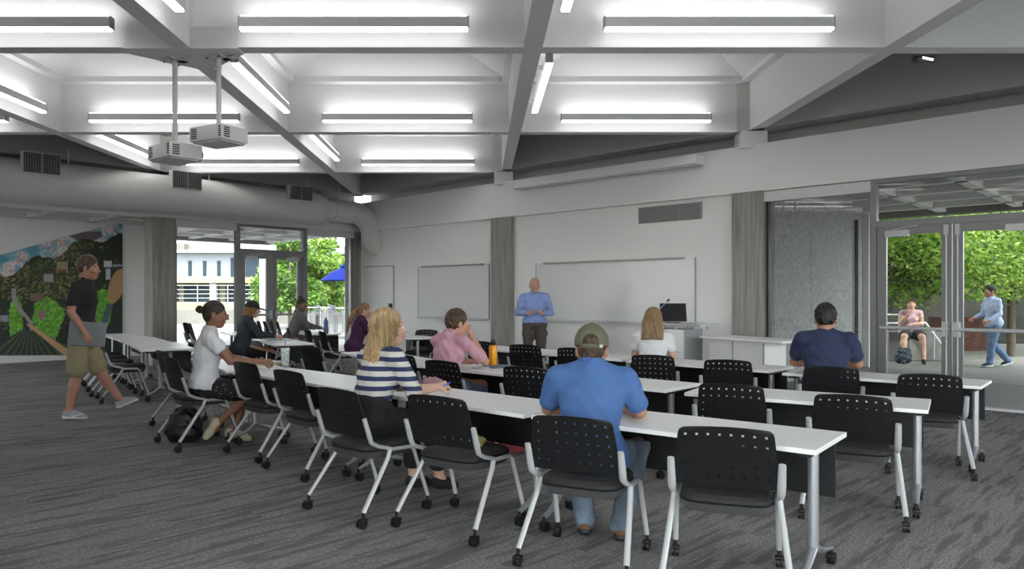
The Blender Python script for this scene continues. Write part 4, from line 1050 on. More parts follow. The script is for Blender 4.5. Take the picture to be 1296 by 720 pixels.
def skin(name, c): return mat('skin_'+name, c, .5, bump=.03, bscale=300, var=.06, vscale=12)
def hairmat(name, c, s=14.): 
    m = mat('hair_'+name, c, .45, var=.45, vscale=s, stretch=(4,4,.35), bump=.9, bscale=22, detail=3, spec=.35); return m
def cloth(name, c, rough=.85, var=.06): return mat('cloth_'+name, c, rough, bump=.12, bscale=250, var=var, vscale=9)
def stripes(name, c1, c2, per, ph, duty=.5):
    m = mat(name, c1, .85, bump=.12, bscale=250); n = m.node_tree; b = n.nodes['Principled BSDF']; tc = n.nodes.new('ShaderNodeTexCoord'); sp = n.nodes.new('ShaderNodeSeparateXYZ')
    n.links.new(tc.outputs['Object'], sp.inputs[0]); a = n.nodes.new('ShaderNodeMath'); a.operation = 'MULTIPLY_ADD'; a.inputs[1].default_value = 1/per; a.inputs[2].default_value = ph
    f = n.nodes.new('ShaderNodeMath'); f.operation = 'FRACT'; g = n.nodes.new('ShaderNodeMath'); g.operation = 'GREATER_THAN'; g.inputs[1].default_value = duty
    mx = n.nodes.new('ShaderNodeMix'); mx.data_type = 'RGBA'; mx.inputs[6].default_value = (*c1,1); mx.inputs[7].default_value = (*c2,1)
    n.links.new(sp.outputs[2], a.inputs[0]); n.links.new(a.outputs[0], f.inputs[0]); n.links.new(f.outputs[0], g.inputs[0]); n.links.new(g.outputs[0], mx.inputs[0]); n.links.new(mx.outputs[2], b.inputs['Base Color']); return m
def dots(name, c1, c2, sc, th):
    m = mat(name, c1, .85); n = m.node_tree; b = n.nodes['Principled BSDF']; tc = n.nodes.new('ShaderNodeTexCoord'); v = n.nodes.new('ShaderNodeTexVoronoi'); v.inputs['Scale'].default_value = sc
    g = n.nodes.new('ShaderNodeMath'); g.operation = 'LESS_THAN'; g.inputs[1].default_value = th; mx = n.nodes.new('ShaderNodeMix'); mx.data_type = 'RGBA'; mx.inputs[6].default_value = (*c1,1); mx.inputs[7].default_value = (*c2,1)
    n.links.new(tc.outputs['Object'], v.inputs[0]); n.links.new(v.outputs['Distance'], g.inputs[0]); n.links.new(g.outputs[0], mx.inputs[0]); n.links.new(mx.outputs[2], b.inputs['Base Color']); return m

def person(name, x, y, deg, label, J, skinm, top=None, bottom=None, hairf=None, res=.008, w=1., sc=1., z=0., hands=(), shoes=None, sleeve=.55, collar=0, topm=None, botm=None, shoem=None, hairm=None, hem=None, fem=False, face=True, headdir=None, headup=(0,0,1), extra=None, pantlen=1., noise=.004, hres=.0042, skirt=False, group=None, legs=True, fat=1., headsc=1.06, waist=0.):
    """J: joint dict in local coordinates (facing +Y, z up)"""
    r = empty('person', (x, y, z), -math.radians(deg), label, 'person', group); r.scale = (sc, sc, sc)
    J = {k: np.array(v, float) for k, v in J.items()}
    pel, chest, neck, hd = J['pelvis'], J['chest'], J['neck'], J['head']
    shL, shR = J['shL'], J['shR']; lat = shR-shL; lat /= np.linalg.norm(lat); up = (chest-pel)/np.linalg.norm(chest-pel); fw = np.cross(up, lat); fw /= np.linalg.norm(fw); lat2 = np.cross(fw, up)
    B = np.stack([lat2, fw, up], 1)
    hipd = J['hipR']-J['hipL']; hipd /= np.linalg.norm(hipd)
    aw = (.046,.036,.027) if not fem else (.041,.033,.024); aw = [a*w for a in aw]
    lw = (.082,.056,.040) if not fem else (.080,.054,.038); lw = [a*w for a in lw]
    chr_ = (.165*w, .112*w, .17) if not fem else (.140*w, .105*w, .15)
    def torso(s, o=0., kk=.05):
        s.ell(pel, (.165*w+o, .118*w+o, .11+o), B, kk); s.ell(pel+(chest-pel)*.45, ((.142 if not fem else .118)*w+o, .10*w+o, .15+o), B, kk); s.ell(chest-up*.02, (chr_[0]+o, chr_[1]+o, chr_[2]+o), B, kk)
        s.cap(shL+(shR-shL)*.06-up*.01, shR+(shL-shR)*.06-up*.01, .046*w+o, None, kk); s.cap(chest+up*.04, neck-up*.03, .075*w+o, .056*w+o, kk)
        for q_ in (shL, shR): s.cap(q_+(neck-q_)*.15-up*.005, neck-up*.012, .042*w+o, .050*w+o, .03)
        if fem:
            for q in (-1, 1): s.ell(chest+lat2*q*.062+fw*.085-up*.03, (.052+o,.048+o,.052+o), B, .03)
    body = SDF(); torso(body)
    hdv = headdir if headdir is not None else fw; Rh = frame(hdv, headup)
    body.cap(neck-up*.03, hd+Rh@v3(0,-.02,-.06), .056*w if not fem else .047*w, .052*w if not fem else .044*w, .02)
    for sd_ in 'LR':
        sh, el, wr = J['sh'+sd_], J['el'+sd_], J['wr'+sd_]; body.chain([sh, sh+(el-sh)*.35, el], [aw[0]*1.12, aw[0]*1.05, aw[1]], .03); body.chain([el, el+(wr-el)*.3, wr], [aw[1], aw[1]*1.05, aw[2]], .012)
        if legs:
            hp, kn, an = J['hip'+sd_], J['kn'+sd_], J['an'+sd_]; body.chain([hp, hp+(kn-hp)*.3, kn], [lw[0], lw[0]*.98, lw[1]], .03)
            cal = an+(kn-an)*.68; bk = np.cross(np.cross(kn-an, fw), kn-an); body.chain([kn, cal, an], [lw[1]*.98, lw[1]*1.0, lw[2]*.85], .02)
            ft = J.get('ft'+sd_, an+fw*v3(1,1,0)*.14+v3(0,0,-an[2]+.03)); body.cap(an, an+(ft-an)*.3-v3(0,0,.02), lw[2]*.85, .035, .02); body.cap(an+(ft-an)*.25-v3(0,0,.015), ft, .036, .024, .02)
    parts = [body.mesh(res)]
    hs = SDF(); head_sdf(hs, hd, Rh, fat, fem); hs.cap(neck, hd+Rh@v3(0,-.025,-.05), .050*w if not fem else .043*w, .050 if not fem else .043, .02); hv, hq = hs.mesh(hres); HEADS[0] = (hd, headsc); parts.append(((hv-hd)*headsc+hd, hq))
    for sd_, args in hands:
        h_ = SDF(); hand(h_, J['wr'+sd_], *args); el = J['el'+sd_]; h_.cap(J['wr'+sd_], J['wr'+sd_]+(el-J['wr'+sd_])*.25, aw[2]*.98, aw[2]*1.04, .01); parts.append(h_.mesh(.0036))
    bo = sobj('body', parts, skinm, r)
    # eyes, brows, lips
    T = lambda a, b, c: hd+Rh@v3(a, b, c)
    if face:
        for s in (-1, 1):
            e = SDF(); e.ell(T(s*.031,.083,.001), (.012,.010,.009), Rh); v, q = e.mesh(.003); eo = sobj('eye', [(v, q)], mat('eye_white', (.7,.68,.65), .3), bo)
            e = SDF(); e.ell(T(s*.031,.0925,.001), (.0055,.003,.0055), Rh); sobj('iris', [e.mesh(.002)], mat('iris_dark', (.03,.02,.015), .2), bo)
            e = SDF(); e.cap(T(s*.018,.090,.021), T(s*.045,.080,.022), .0035, .003); sobj('eyebrow', [e.mesh(.0025)], hairm or mat('hair_grey', (.25,.23,.2), .8), bo)
        e = SDF(); e.cap(T(-.020,.093,-.0585), T(.020,.093,-.0585), .0065, None); sobj('lips', [e.mesh(.0025)], mat('lip_colour', (.38,.13,.11), .5), bo)
    # top
    if topm:
        t = SDF(); torso(t, .014, .05)
        if hem is not None: t.cap(pel-hipd*.08, pel+hipd*.08, .13*w, None, .05)
        for sd_ in 'LR':
            sh, el, wr = J['sh'+sd_], J['el'+sd_], J['wr'+sd_]
            if sleeve <= 1: e = sh+(el-sh)*sleeve; t.cap(sh, e, aw[0]*1.14+.011, aw[0]*1.12+.012, .03)
            else: t.chain([sh, sh+(el-sh)*.4, el], [aw[0]*1.14+.011, aw[0]*1.08+.013, aw[1]+.014], .03); e = el+(wr-el)*(sleeve-1); t.cap(el, e, aw[1]+.015, aw[2]+.012, .02)
        tm = [t]
        low = pel-up*(hem if hem is not None else .10); t.cut(low, -up)
        for sd_ in 'LR':
            if sleeve <= 1:
                pass
        if collar: 
            cN = neck+up*.012; 
            for q in range(12):
                a0, a1 = 2*PI*q/12, 2*PI*(q+1)/12; P_ = lambda a: cN+lat2*math.cos(a)*.068*w+fw*math.sin(a)*.066*w+up*(.012-.016*math.sin(a)); t.cap(P_(a0), P_(a1), .012*collar, None, .008)
        sobj(top or 'shirt', [t.mesh(res*.95, noise, 24)], topm, r)
    if botm:
        t = SDF(); t.ell(pel, (.165*w+.024,.118*w+.024,.12), B, .055)
        if waist: t.ell(pel+up*waist*.6, (.15*w+.02,.108*w+.02,.12), B, .05)
        for sd_ in 'LR':
            hp, kn, an = J['hip'+sd_], J['kn'+sd_], J['an'+sd_]
            if pantlen <= .5: e = hp+(kn-hp)*(pantlen*2); t.cap(hp, e, lw[0]+.018, lw[0]*(.98 if pantlen < .4 else .88)+.026, .04)
            else:
                f = (pantlen-.5)*2; e = kn+(an-kn)*f; t.chain([hp, hp+(kn-hp)*.35, kn], [lw[0]+.020, lw[0]+.018, lw[1]+.016], .04); t.chain([kn, kn+(e-kn)*.4, e], [lw[1]+.014, lw[1]+.012, lw[2]+.022], .02)
        if skirt: t.cap(J['hipL']+(J['knL']-J['hipL'])*.2, J['hipR']+(J['knR']-J['hipR'])*.2, lw[0]+.02, None, .05); t.cap(J['hipL']+(J['knL']-J['hipL'])*.6, J['hipR']+(J['knR']-J['hipR'])*.6, lw[0]*.9, None, .05)
        t.cut(pel+up*(waist or .10), up)
        sobj(bottom or 'trousers', [t.mesh(res, noise*1.2, 20)], botm, r)
    if shoem:
        for sd_ in 'LR':
            an = J['an'+sd_]; ft = J.get('ft'+sd_, an+fw*v3(1,1,0)*.14+v3(0,0,-an[2]+.03)); s_ = SDF(); d = ft-an; d0 = d/np.linalg.norm(d); dn = v3(0,0,-1) if 'ft'+sd_ not in J else np.cross(np.cross(d0, fw), d0)
            foot_up = J.get('su'+sd_, v3(0,0,1)); foot_up = foot_up/np.linalg.norm(foot_up)
            heel = an-foot_up*.045-d0*.035; toe = ft+d0*.015
            s_.cap(heel, toe-foot_up*.004, .040, .033, .02); s_.cap(an-foot_up*.01, an-foot_up*.035, .040, .044, .02); s_.cap(an+d*.3-foot_up*.01, toe-d0*.04, .040, .036, .02)
            sole = min((an[2]-.085), 0) if 'su'+sd_ not in J else None
            so_ = sobj(shoes or 'shoe', [s_.mesh(.006)], shoem[0], r)
            if len(shoem) > 1:
                s2 = SDF(); s2.cap(heel-foot_up*.022, toe-foot_up*.022, .044, .040, .01, ); s2.cut(heel-foot_up*.012, foot_up); s2.cut(heel-foot_up*.048, -foot_up); sobj('sole', [s2.mesh(.006)], shoem[1], so_)
    if hairf: hairf(r, hd, Rh, hairm, T, bo)
    if extra: extra(r, J, T, Rh, bo)
    return r
# hair styles
def hair_short(top_=.012, nape=-.055, res=.004):
    def f(r, hd, Rh, hm, T, bo):
        s = SDF(); s.ell(T(0,-.018,.038), (.079+top_*.5,.098+top_*.4,.090+top_), Rh, .02); s.ell(T(0,-.052,-.015), (.064,.052,.060), Rh, .02)
        s.cut(T(0,.070,.052), Rh@v3(0,.80,-.60)); s.cut(T(0,-.03,nape), Rh@v3(0,.1,-1)); s.sub(T(-.084,-.008,-.012), (.02,.022,.034), Rh); s.sub(T(.084,-.008,-.012), (.02,.022,.034), Rh)
        sobj('hair', [s.mesh(res, .0025, 60)], hm, r)
    return f
def strands(hd, Rh, amp=.004, fr=38.):
    iv = np.linalg.inv(Rh)
    def fn(X, Y, Z):
        x = iv[0][0]*(X-hd[0])+iv[0][1]*(Y-hd[1])+iv[0][2]*(Z-hd[2]); y = iv[1][0]*(X-hd[0])+iv[1][1]*(Y-hd[1])+iv[1][2]*(Z-hd[2]); z = iv[2][0]*(X-hd[0])+iv[2][1]*(Y-hd[1])+iv[2][2]*(Z-hd[2])
        a = np.arctan2(x, -y); return amp*(np.sin(fr*a+6*np.sin(z*22))+.5*np.sin(fr*1.9*a-14*z+2*np.sin(30*z)))*np.clip((.11-z)/.08, .15, 1)
    return fn
def hair_bob(wid=.098, ln_=.16, amp=.005, back=.05, res=.0042, topcut=False):
    def f(r, hd, Rh, hm, T, bo):
        s = SDF(); s.ell(T(0,-.020,.040), (.088,.104,.098), Rh, .02); s.ell(T(0,-.045,-.05), (wid,.078,.11), Rh, .04); s.ell(T(0,-back-.01,-ln_*.62), (wid*.92,.066,ln_*.48), Rh, .04)
        for q in (-1, 1): s.cap(T(q*.078,.01,.02), T(q*.074,.0,-ln_*.75), .026, .020, .03)
        s.sub(T(0,.085,-.045), (.058,.075,.10), Rh, .02); s.cut(T(0,.085,.060), Rh@v3(0,.85,-.45))
        if topcut: s.cut(T(0,0,.028), Rh[:,2])
        sobj('hair', [s.mesh(res, 0, 1, strands(hd, Rh, amp))], hm, r)
    return f
def hair_long(ln_=.22, amp=.003):
    def f(r, hd, Rh, hm, T, bo):
        s = SDF(); s.ell(T(0,-.020,.038), (.083,.101,.094), Rh, .02); s.ell(T(0,-.042,-.05), (.082,.07,.12), Rh, .04); s.cap(T(-.036,-.06,-.05), T(-.048,-.075,-ln_), .064, .056, .04); s.cap(T(.036,-.06,-.05), T(.048,-.075,-ln_), .064, .056, .04)
        s.sub(T(0,.085,-.045), (.060,.075,.10), Rh, .02); s.cut(T(0,.078,.058), Rh@v3(0,.82,-.5)); s.cut(T(0,0,-ln_-.012), -Rh[:,2])
        sobj('hair', [s.mesh(.0045, 0, 1, strands(hd, Rh, amp, 44))], hm, r)
    return f
def hair_tied(tail=None, bun=None):
    def f(r, hd, Rh, hm, T, bo):
        s = SDF(); s.ell(T(0,-.018,.036), (.081,.099,.092), Rh, .02); s.ell(T(0,-.050,-.02), (.068,.052,.062), Rh, .03)
        s.cut(T(0,.074,.048), Rh@v3(0,.80,-.60)); s.sub(T(-.086,-.005,-.015), (.02,.020,.030), Rh); s.sub(T(.086,-.005,-.015), (.02,.020,.030), Rh)
        o = sobj('hair', [s.mesh(.0045, 0, 1, strands(hd, Rh, .0015, 50))], hm, r)
        if bun: b_ = SDF(); b_.ell(T(*bun), (.038,.036,.036), Rh, .02); b_.cap(T(bun[0]*.8,bun[1]*.8,bun[2]*.8), T(*bun), .022, .02, .02); sobj('hair_bun', [b_.mesh(.004, .004, 70)], hm, o)
        if tail: b_ = SDF(); b_.chain([T(*p[:3]) for p in tail], [p[3] for p in tail], .02); sobj('ponytail', [b_.mesh(.005, .0025, 60)], hm, o)
    return f
def cap_hat(cm, back_open=False, under=None):
    def f(r, hd, Rh, hm, T, bo):
        if under: under(r, hd, Rh, hm, T, bo)
        s = SDF(); s.ell(T(0,-.012,.040), (.091,.110,.100), Rh, .01); s.cut(T(0,0,.018), Rh@v3(0,.08,-1))
        if back_open: s.sub(T(0,-.115,.030), (.042,.05,.038), Rh, .003)
        o = sobj('baseball_cap', [s.mesh(.0038)], cm, r)
        b_ = SDF(); b_.ell(T(0,.118,.022), (.074,.088,.012), Rh@np.array(Matrix.Rotation(-.12, 3, 'X')), .01); sobj('cap_brim', [b_.mesh(.004)], cm, o)
        b_ = SDF(); b_.ell(T(0,-.012,.141), (.008,.008,.005), Rh); sobj('cap_button', [b_.mesh(.0025)], cm, o)
        if back_open:
            b_ = SDF(); pts = [T(.055*math.sin(t)*1.25, -.012-.103*math.cos(t), .006) for t in np.linspace(-.75, .75, 9)]; b_.chain(pts, [.011]*9, .005); sobj('cap_strap', [b_.mesh(.0035)], cm, o)
            b_ = SDF(); b_.cap(T(.046,-.096,.006), T(.056,-.092,.008), .009, None); sobj('strap_buckle', [b_.mesh(.003)], mat('buckle', (.6,.57,.5), .4), o)
            for q in (-1, 1): b_ = SDF(); b_.ell(T(q*.045,-.085,.085), (.005,.005,.005), Rh); sobj('cap_eyelet', [b_.mesh(.0022)], mat('eyelet', (.35,.36,.25), .6), o)
    return f
def seated(lean=.05, w=.19, sh_z=1.02, head=(0,.07,1.235), turn=0.):
    sh_z -= .02; head = (head[0], head[1]+.01, head[2]-.045)
    J = dict(pelvis=(0,-.03,.565), chest=(0,-.02+lean,.90), neck=(0,lean+.0,sh_z+.065), head=(head[0],head[1]+lean-.03,head[2]),
        shL=(-w,lean,sh_z), shR=(w,lean,sh_z), elL=(-w-.05,lean+.10,.79), elR=(w+.05,lean+.10,.79), wrL=(-.13,lean+.34,.775), wrR=(.13,lean+.34,.775),
        hipL=(-.095,.02,.545), hipR=(.095,.02,.545), knL=(-.12,.44,.535), knR=(.12,.44,.535), anL=(-.12,.40,.095), anR=(.12,.40,.095))
    return J
HF = ((0,1,-.05), (0,0,-1))
# 1 man in the blue polo
sk_l = skin('light', (.50,.27,.18)); sk_t = skin('tan', (.36,.18,.11)); sk_p = skin('pale', (.56,.34,.25)); sk_b = skin('brown', (.24,.115,.07))
J = seated(.06, .205, 1.03, (0,.06,1.245)); J['wrR'] = (.20,.40,.775); J['elR'] = (.285,.16,.80); J['elL'] = (-.27,.17,.80); J['wrL'] = (-.10,.42,.775); J['anR'] = (.17,.20,.095); J['anL'] = (-.05,.27,.095); J['knR'] = (.27,.44,.53)
J['head'] = J['head']-np.array((0,0,.028)) if isinstance(J['head'], np.ndarray) else tuple(np.array(J['head'])-np.array((0,0,.028)))
person('man_blue', .655, 4.36, 12, 'seated man in a blue polo shirt and olive baseball cap, seen from behind', J, sk_t, 'polo_shirt', 'jeans', cap_hat(cloth('olive', (.115,.112,.072)), True, hair_short(.004, -.06)),
    w=1.10, hands=(('R', ((-.1,1,-.02),(0,0,-1),.4,.1,-1)), ('L', ((.2,1,-.02),(0,0,-1),.4,.1,1))), topm=cloth('polo_blue', (.055,.128,.31)), botm=cloth('grey_denim', (.095,.125,.165), var=.35), collar=1.2, hairm=hairmat('brown', (.055,.035,.022)), shoem=(cloth('brown_leather', (.10,.05,.025)), M_dark), shoes='boot', sleeve=.72, res=.0085, hem=.09, noise=.003, fat=1.06, headsc=1.13)
# 2 woman in the striped top
J = seated(.10, .175, 1.03, (.02,.075,1.27)); J['shR'] = (.18,.10,1.02); J['elR'] = (.245,.20,.79); J['wrR'] = (.20,.46,.79); J['elL'] = (-.19,.20,.80); J['wrL'] = (.02,.33,.775); J['anL'] = (-.06,.45,.095); J['anR'] = (.12,.55,.10); J['knL']=(-.10,.44,.53); J['knR']=(.13,.45,.53)
def pen(col, a, b, nm='pen', lab=None):
    m = mat('pen_%s' % nm, col, .4); o = MB().tube([a, b], .006, 8).build('pen', m); 
    if lab: tag(o, lab, 'pen')
    return o
person('woman_stripes', -.80, 5.36, 46, 'seated blonde woman in a navy and white striped top holding a blue pen', J, sk_p, 'striped_top', 'black_trousers', hair_bob(.118, .31, .008, .088), fem=True, w=1.14, headsc=1.10,
    hands=(('R', ((.1,1,.15),(-.6,.1,-.7),1.5,.05,-1)), ('L', ((.8,.6,0),(0,0,-1),.6,.05,1))), topm=stripes('navy_white_stripes', (.025,.035,.10), (.58,.56,.52), .068, .30, .48), botm=cloth('black', (.012,.012,.014)), hairm=hairmat('blonde', (.42,.29,.155), 10), shoem=(cloth('black_flat', (.01,.01,.01)),), shoes='flat_shoe', sleeve=.98, res=.008, hem=-.15, waist=.19, pantlen=.86, headdir=(.45,1,0.05), sc=1.03, noise=.004)
# 3 girl in the white tee, kneeling on the chair
J = seated(.02, .165, 1.04, (.0,.07,1.28)); J['elR'] = (.20,.20,.80); J['wrR'] = (.12,.48,.785); J['elL'] = (-.19,.22,.80); J['wrL'] = (.0,.42,.775); J['knR'] = (.12,.40,.50); J['anR'] = (.06,.10,.22); J['ftR'] = (.06,-.0,.10); J['suR'] = (.1,.9,.4); J['knL'] = (-.10,.42,.52); J['anL'] = (-.08,.22,.12)
def specs(r, J, T, Rh, bo):
    b = MB()
    for q in (-1, 1):
        pts = [T(q*.034+.020*math.cos(t), .118, .001+.015*math.sin(t)) for t in np.linspace(0, 2*PI, 15)]; b.tube(pts, .0016, 5); b.tube([T(q*.052,.116,.003), T(q*.084,.0,.006)], .002, 5)
    b.tube([T(-.012,.113,.004), T(.012,.113,.004)], .0016, 5); b.build('glasses', mat('glasses_frame', (.05,.03,.02), .3), r)
person('girl_white', -2.74, 7.44, 70, 'girl with a hair bun and white tee writing at the table, leg tucked under', J, sk_b, 't_shirt', 'dotted_shorts', hair_tied(bun=(0,-.135,.03)), fem=True, w=1.02,
    hands=(('R', ((.0,1,-.02),(-.5,0,-.8),1.4,.05,-1)), ('L', ((.5,.8,0),(0,0,-1),.5,.05,1))), topm=cloth('white_tee', (.66,.66,.69)), botm=dots('black_dotted', (.012,.012,.014), (.7,.7,.7), 42, .17), hairm=hairmat('dark_brown', (.035,.022,.014)), shoem=(cloth('beige_shoe', (.48,.44,.30)), cloth('beige_sole', (.40,.38,.26))), sleeve=.45, hem=.02, pantlen=.36, sc=1.06, extra=specs, headdir=(.08,1,-.12))
# 4 man in the pink shirt
J = seated(.10, .195, 1.02, (.02,.10,1.225)); J['elR'] = (.27,.33,.80); J['wrR'] = (.09,.31,1.06); J['elL'] = (-.22,.22,.80); J['wrL'] = (.0,.40,.775)
person('man_pink', -.37, 7.62, 42, 'seated man in a pink short-sleeved shirt resting his chin on his hand', J, sk_l, 'pink_shirt', 'jeans', hair_short(.014, -.062), headsc=1.16,
    hands=(('R', ((-.12,-.1,1),(-.8,-.5,.1),1.2,.1,1)), ('L', ((.6,.7,0),(0,0,-1),.5,.1,1))), topm=cloth('pink', (.54,.29,.35)), botm=cloth('light_denim', (.22,.28,.42), var=.2), collar=1.1, hairm=hairmat('mid_brown', (.07,.042,.025)), shoem=(cloth('brown_shoe', (.07,.04,.02)), M_dark), sleeve=.75, w=1.05, sc=1.02, hem=.12, headdir=(.35,1,-.05), noise=.006)
# 5 woman in plain white tee
J = seated(.06, .165, 1.02, (.0,.06,1.235))
person('woman_white', 1.97, 8.42, 18, 'seated woman with long light brown hair and plain white tee, seen from behind', J, sk_p, 't_shirt', 'trousers', hair_long(.19), fem=True, w=1.05, headsc=1.16,
    hands=(('R', (*HF,.4,.1,-1)), ('L', (*HF,.4,.1,1))), topm=cloth('white_tee', (.66,.66,.69)), botm=cloth('navy_trouser', (.02,.025,.05)), hairm=hairmat('light_brown', (.23,.15,.075), 12), shoem=(M_dark,), sleeve=.5, hem=.12, sc=1.02)
# 6 man in the navy tee
J = seated(.09, .205, 1.04, (.0,.06,1.25)); J['elR'] = (.27,.20,.80); J['elL'] = (-.27,.20,.80); J['wrL'] = (-.16,.42,.775); J['wrR'] = (.16,.42,.775)
person('man_navy', 3.30, 7.05, 26, 'seated man with short dark hair and navy tee in front of the glass bay', J, sk_t, 't_shirt', 'trousers', hair_short(.010, -.058), headsc=1.15,
    hands=(('R', (*HF,.4,.1,-1)), ('L', (*HF,.4,.1,1))), topm=cloth('navy_tee', (.018,.026,.070)), botm=cloth('grey_trouser', (.05,.05,.06)), hairm=hairmat('black', (.012,.010,.010)), shoem=(M_dark,), sleeve=.62, w=1.12, sc=1.05, hem=.12)
# 7 lecturer
p = atY(676.5, 13.5)
J = dict(pelvis=(0,0,.96), chest=(0,.0,1.30), neck=(0,.0,1.48), head=(0,.03,1.635), shL=(-.20,0,1.43), shR=(.20,0,1.43), elL=(-.29,-.01,1.15), elR=(.29,-.01,1.15), wrL=(-.13,.20,1.14), wrR=(.13,.20,1.14), hipL=(-.10,0,.93), hipR=(.10,0,.93), knL=(-.12,.01,.50), knR=(.12,.02,.50), anL=(-.13,-.02,.09), anR=(.13,-.02,.09))
def belt(r, J, T, Rh, bo):
    b = MB(); b.tube([(math.cos(t)*.178, math.sin(t)*.132, .995) for t in np.linspace(0, 2*PI, 25)], .018, 6, flat=1.); b.build('belt', mat('belt_leather', (.02,.015,.012), .5), r); MB().box((0,.143,.995), (.04,.015,.035)).build('belt_buckle', M_silver, r)
    for q in (-1, 1): MB().box((q*.085,.128,1.30), (.10,.012,.10), bev=.004).build('shirt_pocket', MATS['cloth_shirt_blue'], r)
    e = SDF(); e.ell(T(0,.070,-.082), (.040,.034,.034), Rh, .02); e.sub(T(0,.098,-.060), (.022,.02,.010), Rh, .004); sobj('beard', [e.mesh(.003, .0015, 200)], mat('grey_beard', (.45,.36,.31), .9, bump=.4, bscale=300), r)
def hair_ring(r, hd, Rh, hm, T, bo):
    s = SDF(); s.ell(T(0,-.02,.015), (.080,.095,.060), Rh, .02); s.cut(T(0,.015,.0), Rh@v3(0,1,.1)); s.cut(T(0,0,.045), Rh@v3(0,.3,1)); s.cut(T(0,0,-.05), Rh@v3(0,0,-1)); s.sub(T(-.086,-.005,-.008), (.02,.020,.034), Rh); s.sub(T(.086,-.005,-.008), (.02,.020,.034), Rh); sobj('hair', [s.mesh(.004, .001, 90)], hm, r)
person('lecturer', p.x, p.y, 183, 'standing bald lecturer in a light blue shirt and brown trousers before the whiteboard', J, sk_l, 'long_sleeved_shirt', 'trousers', hair_ring, w=1.10, sc=1.03, headsc=1.15,
    hands=(('L', ((.4,.6,.35),(.8,-.3,-.2),1.3,.1,1)), ('R', ((-.4,.6,.35),(-.8,-.3,-.2),1.3,.1,-1))), topm=cloth('shirt_blue', (.235,.31,.60)), botm=cloth('brown_trouser', (.075,.060,.048)), collar=1.2, hairm=mat('hair_grey', (.30,.27,.24), .8), shoem=(cloth('brown_shoe', (.07,.04,.02)), M_dark), sleeve=1.88, hem=-.02, extra=belt, headdir=(-.12,1,-.02), noise=.006)
# 8 girl in purple
J = seated(.10, .16, 1.02, (.0,.09,1.24)); J['elR'] = (.20,.24,.82); J['elL'] = (-.2,.25,.82)
person('girl_purple', -2.20, 13.08, 66, 'seated girl in a dark purple hooded top with a long light ponytail', J, sk_p, 'purple_top', 'trousers', hair_tied(tail=((0,-.10,.03,.028),(0,-.17,-.04,.036),(0,-.23,-.18,.036),(0,-.26,-.36,.022))), fem=True, w=1.1,
    hands=(('R', (*HF,.4,.1,-1)), ('L', (*HF,.4,.1,1))), topm=cloth('purple', (.055,.012,.055)), botm=cloth('navy_trouser', (.02,.025,.05)), hairm=hairmat('auburn', (.26,.14,.075)), shoem=(M_dark,), sleeve=1.9, hem=.10, sc=1.03, res=.010, headdir=(.25,1,-.1))
# 9 student in the grey hoodie
J = seated(.14, .18, 1.06, (.0,.09,1.27)); J['elR'] = (.22,.30,.85); J['wrR'] = (.15,.55,.78)
person('student_hoodie', -3.86, 15.1, 72, 'student in a grey hoodie leaning on the far table, face turned to the room', J, sk_b, 'grey_hoodie', 'trousers', hair_tied(bun=(0,-.05,.125)), w=.98,
    hands=(('R', (*HF,.4,.1,-1)), ('L', (*HF,.4,.1,1))), topm=cloth('grey_hoodie', (.13,.13,.135)), botm=cloth('denim', (.12,.17,.24), var=.2), hairm=hairmat('dark_brown', (.035,.022,.014)), shoem=(M_dark,), sleeve=1.9, hem=.12, sc=1.07, res=.010, headdir=(.75,.8,-.05), collar=1.5)
# 10 girl in the black cap
J = seated(.10, .165, 1.04, (.0,.09,1.25)); J['elR'] = (.21,.26,.82); J['wrR'] = (.14,.50,.785)
person('girl_cap', -3.98, 12.35, 68, 'girl in a black baseball cap and dark hoodie writing at her table', J, sk_p, 'dark_hoodie', 'trousers', cap_hat(cloth('black_cap', (.022,.021,.02)), False, hair_bob(.092, .19, .007, .03, topcut=True)), fem=True, w=1.12,
    hands=(('R', ((0,1,-.05),(-.4,0,-.9),1.2,.1,-1)), ('L', (*HF,.4,.1,1))), topm=cloth('charcoal_hoodie', (.028,.032,.042)), botm=cloth('black', (.012,.012,.014)), hairm=hairmat('dyed_blonde', (.34,.20,.075), 10), shoem=(M_dark,), sleeve=1.9, hem=.12, sc=1.05, res=.010, headdir=(.05,1,-.12))
# 11 walking man with the laptop
p = atY(103, 9.05)
J = dict(pelvis=(0,0,.97), chest=(0,.03,1.31), neck=(0,.03,1.49), head=(0,.07,1.645), shL=(-.19,.05,1.44), shR=(.19,-.0,1.44), elL=(-.24,.0,1.16), elR=(.275,-.05,1.17), wrL=(-.22,.14,.95), wrR=(.27,.085,.955), hipL=(-.095,.01,.93), hipR=(.095,-.01,.93),
    knL=(-.09,.16,.50), knR=(.10,-.03,.49), anL=(-.08,.38,.17), anR=(.10,-.10,.095), ftL=(-.08,.51,.17), suL=(0,-.40,.9))
def walker_extra(r, J, T, Rh, bo):
    o = MB().box((.238,.10,.935), (.022,.36,.26), Matrix.Rotation(-.08, 3, 'X'), bev=.006).build('laptop', mat('laptop_grey', (.22,.23,.25), .35, .5)); bpy.data.objects[o.name].location = (0,0,0)
    o.parent = r; mw = Matrix.Translation(r.location) @ r.rotation_euler.to_matrix().to_4x4() @ Matrix.Diagonal((*r.scale, 1)); o.parent = None; o.matrix_world = mw; tag(o, 'closed grey laptop held under the arm of the walking man', 'laptop')
    for sx in (1,):
        b = MB(); b.tube([(.148,-.075,.060),(.150,-.05,.046),(.150,-.01,.052),(.147,.035,.072)], [.003,.007,.006,.002], 5); b.build('shoe_emblem', M_white, r)
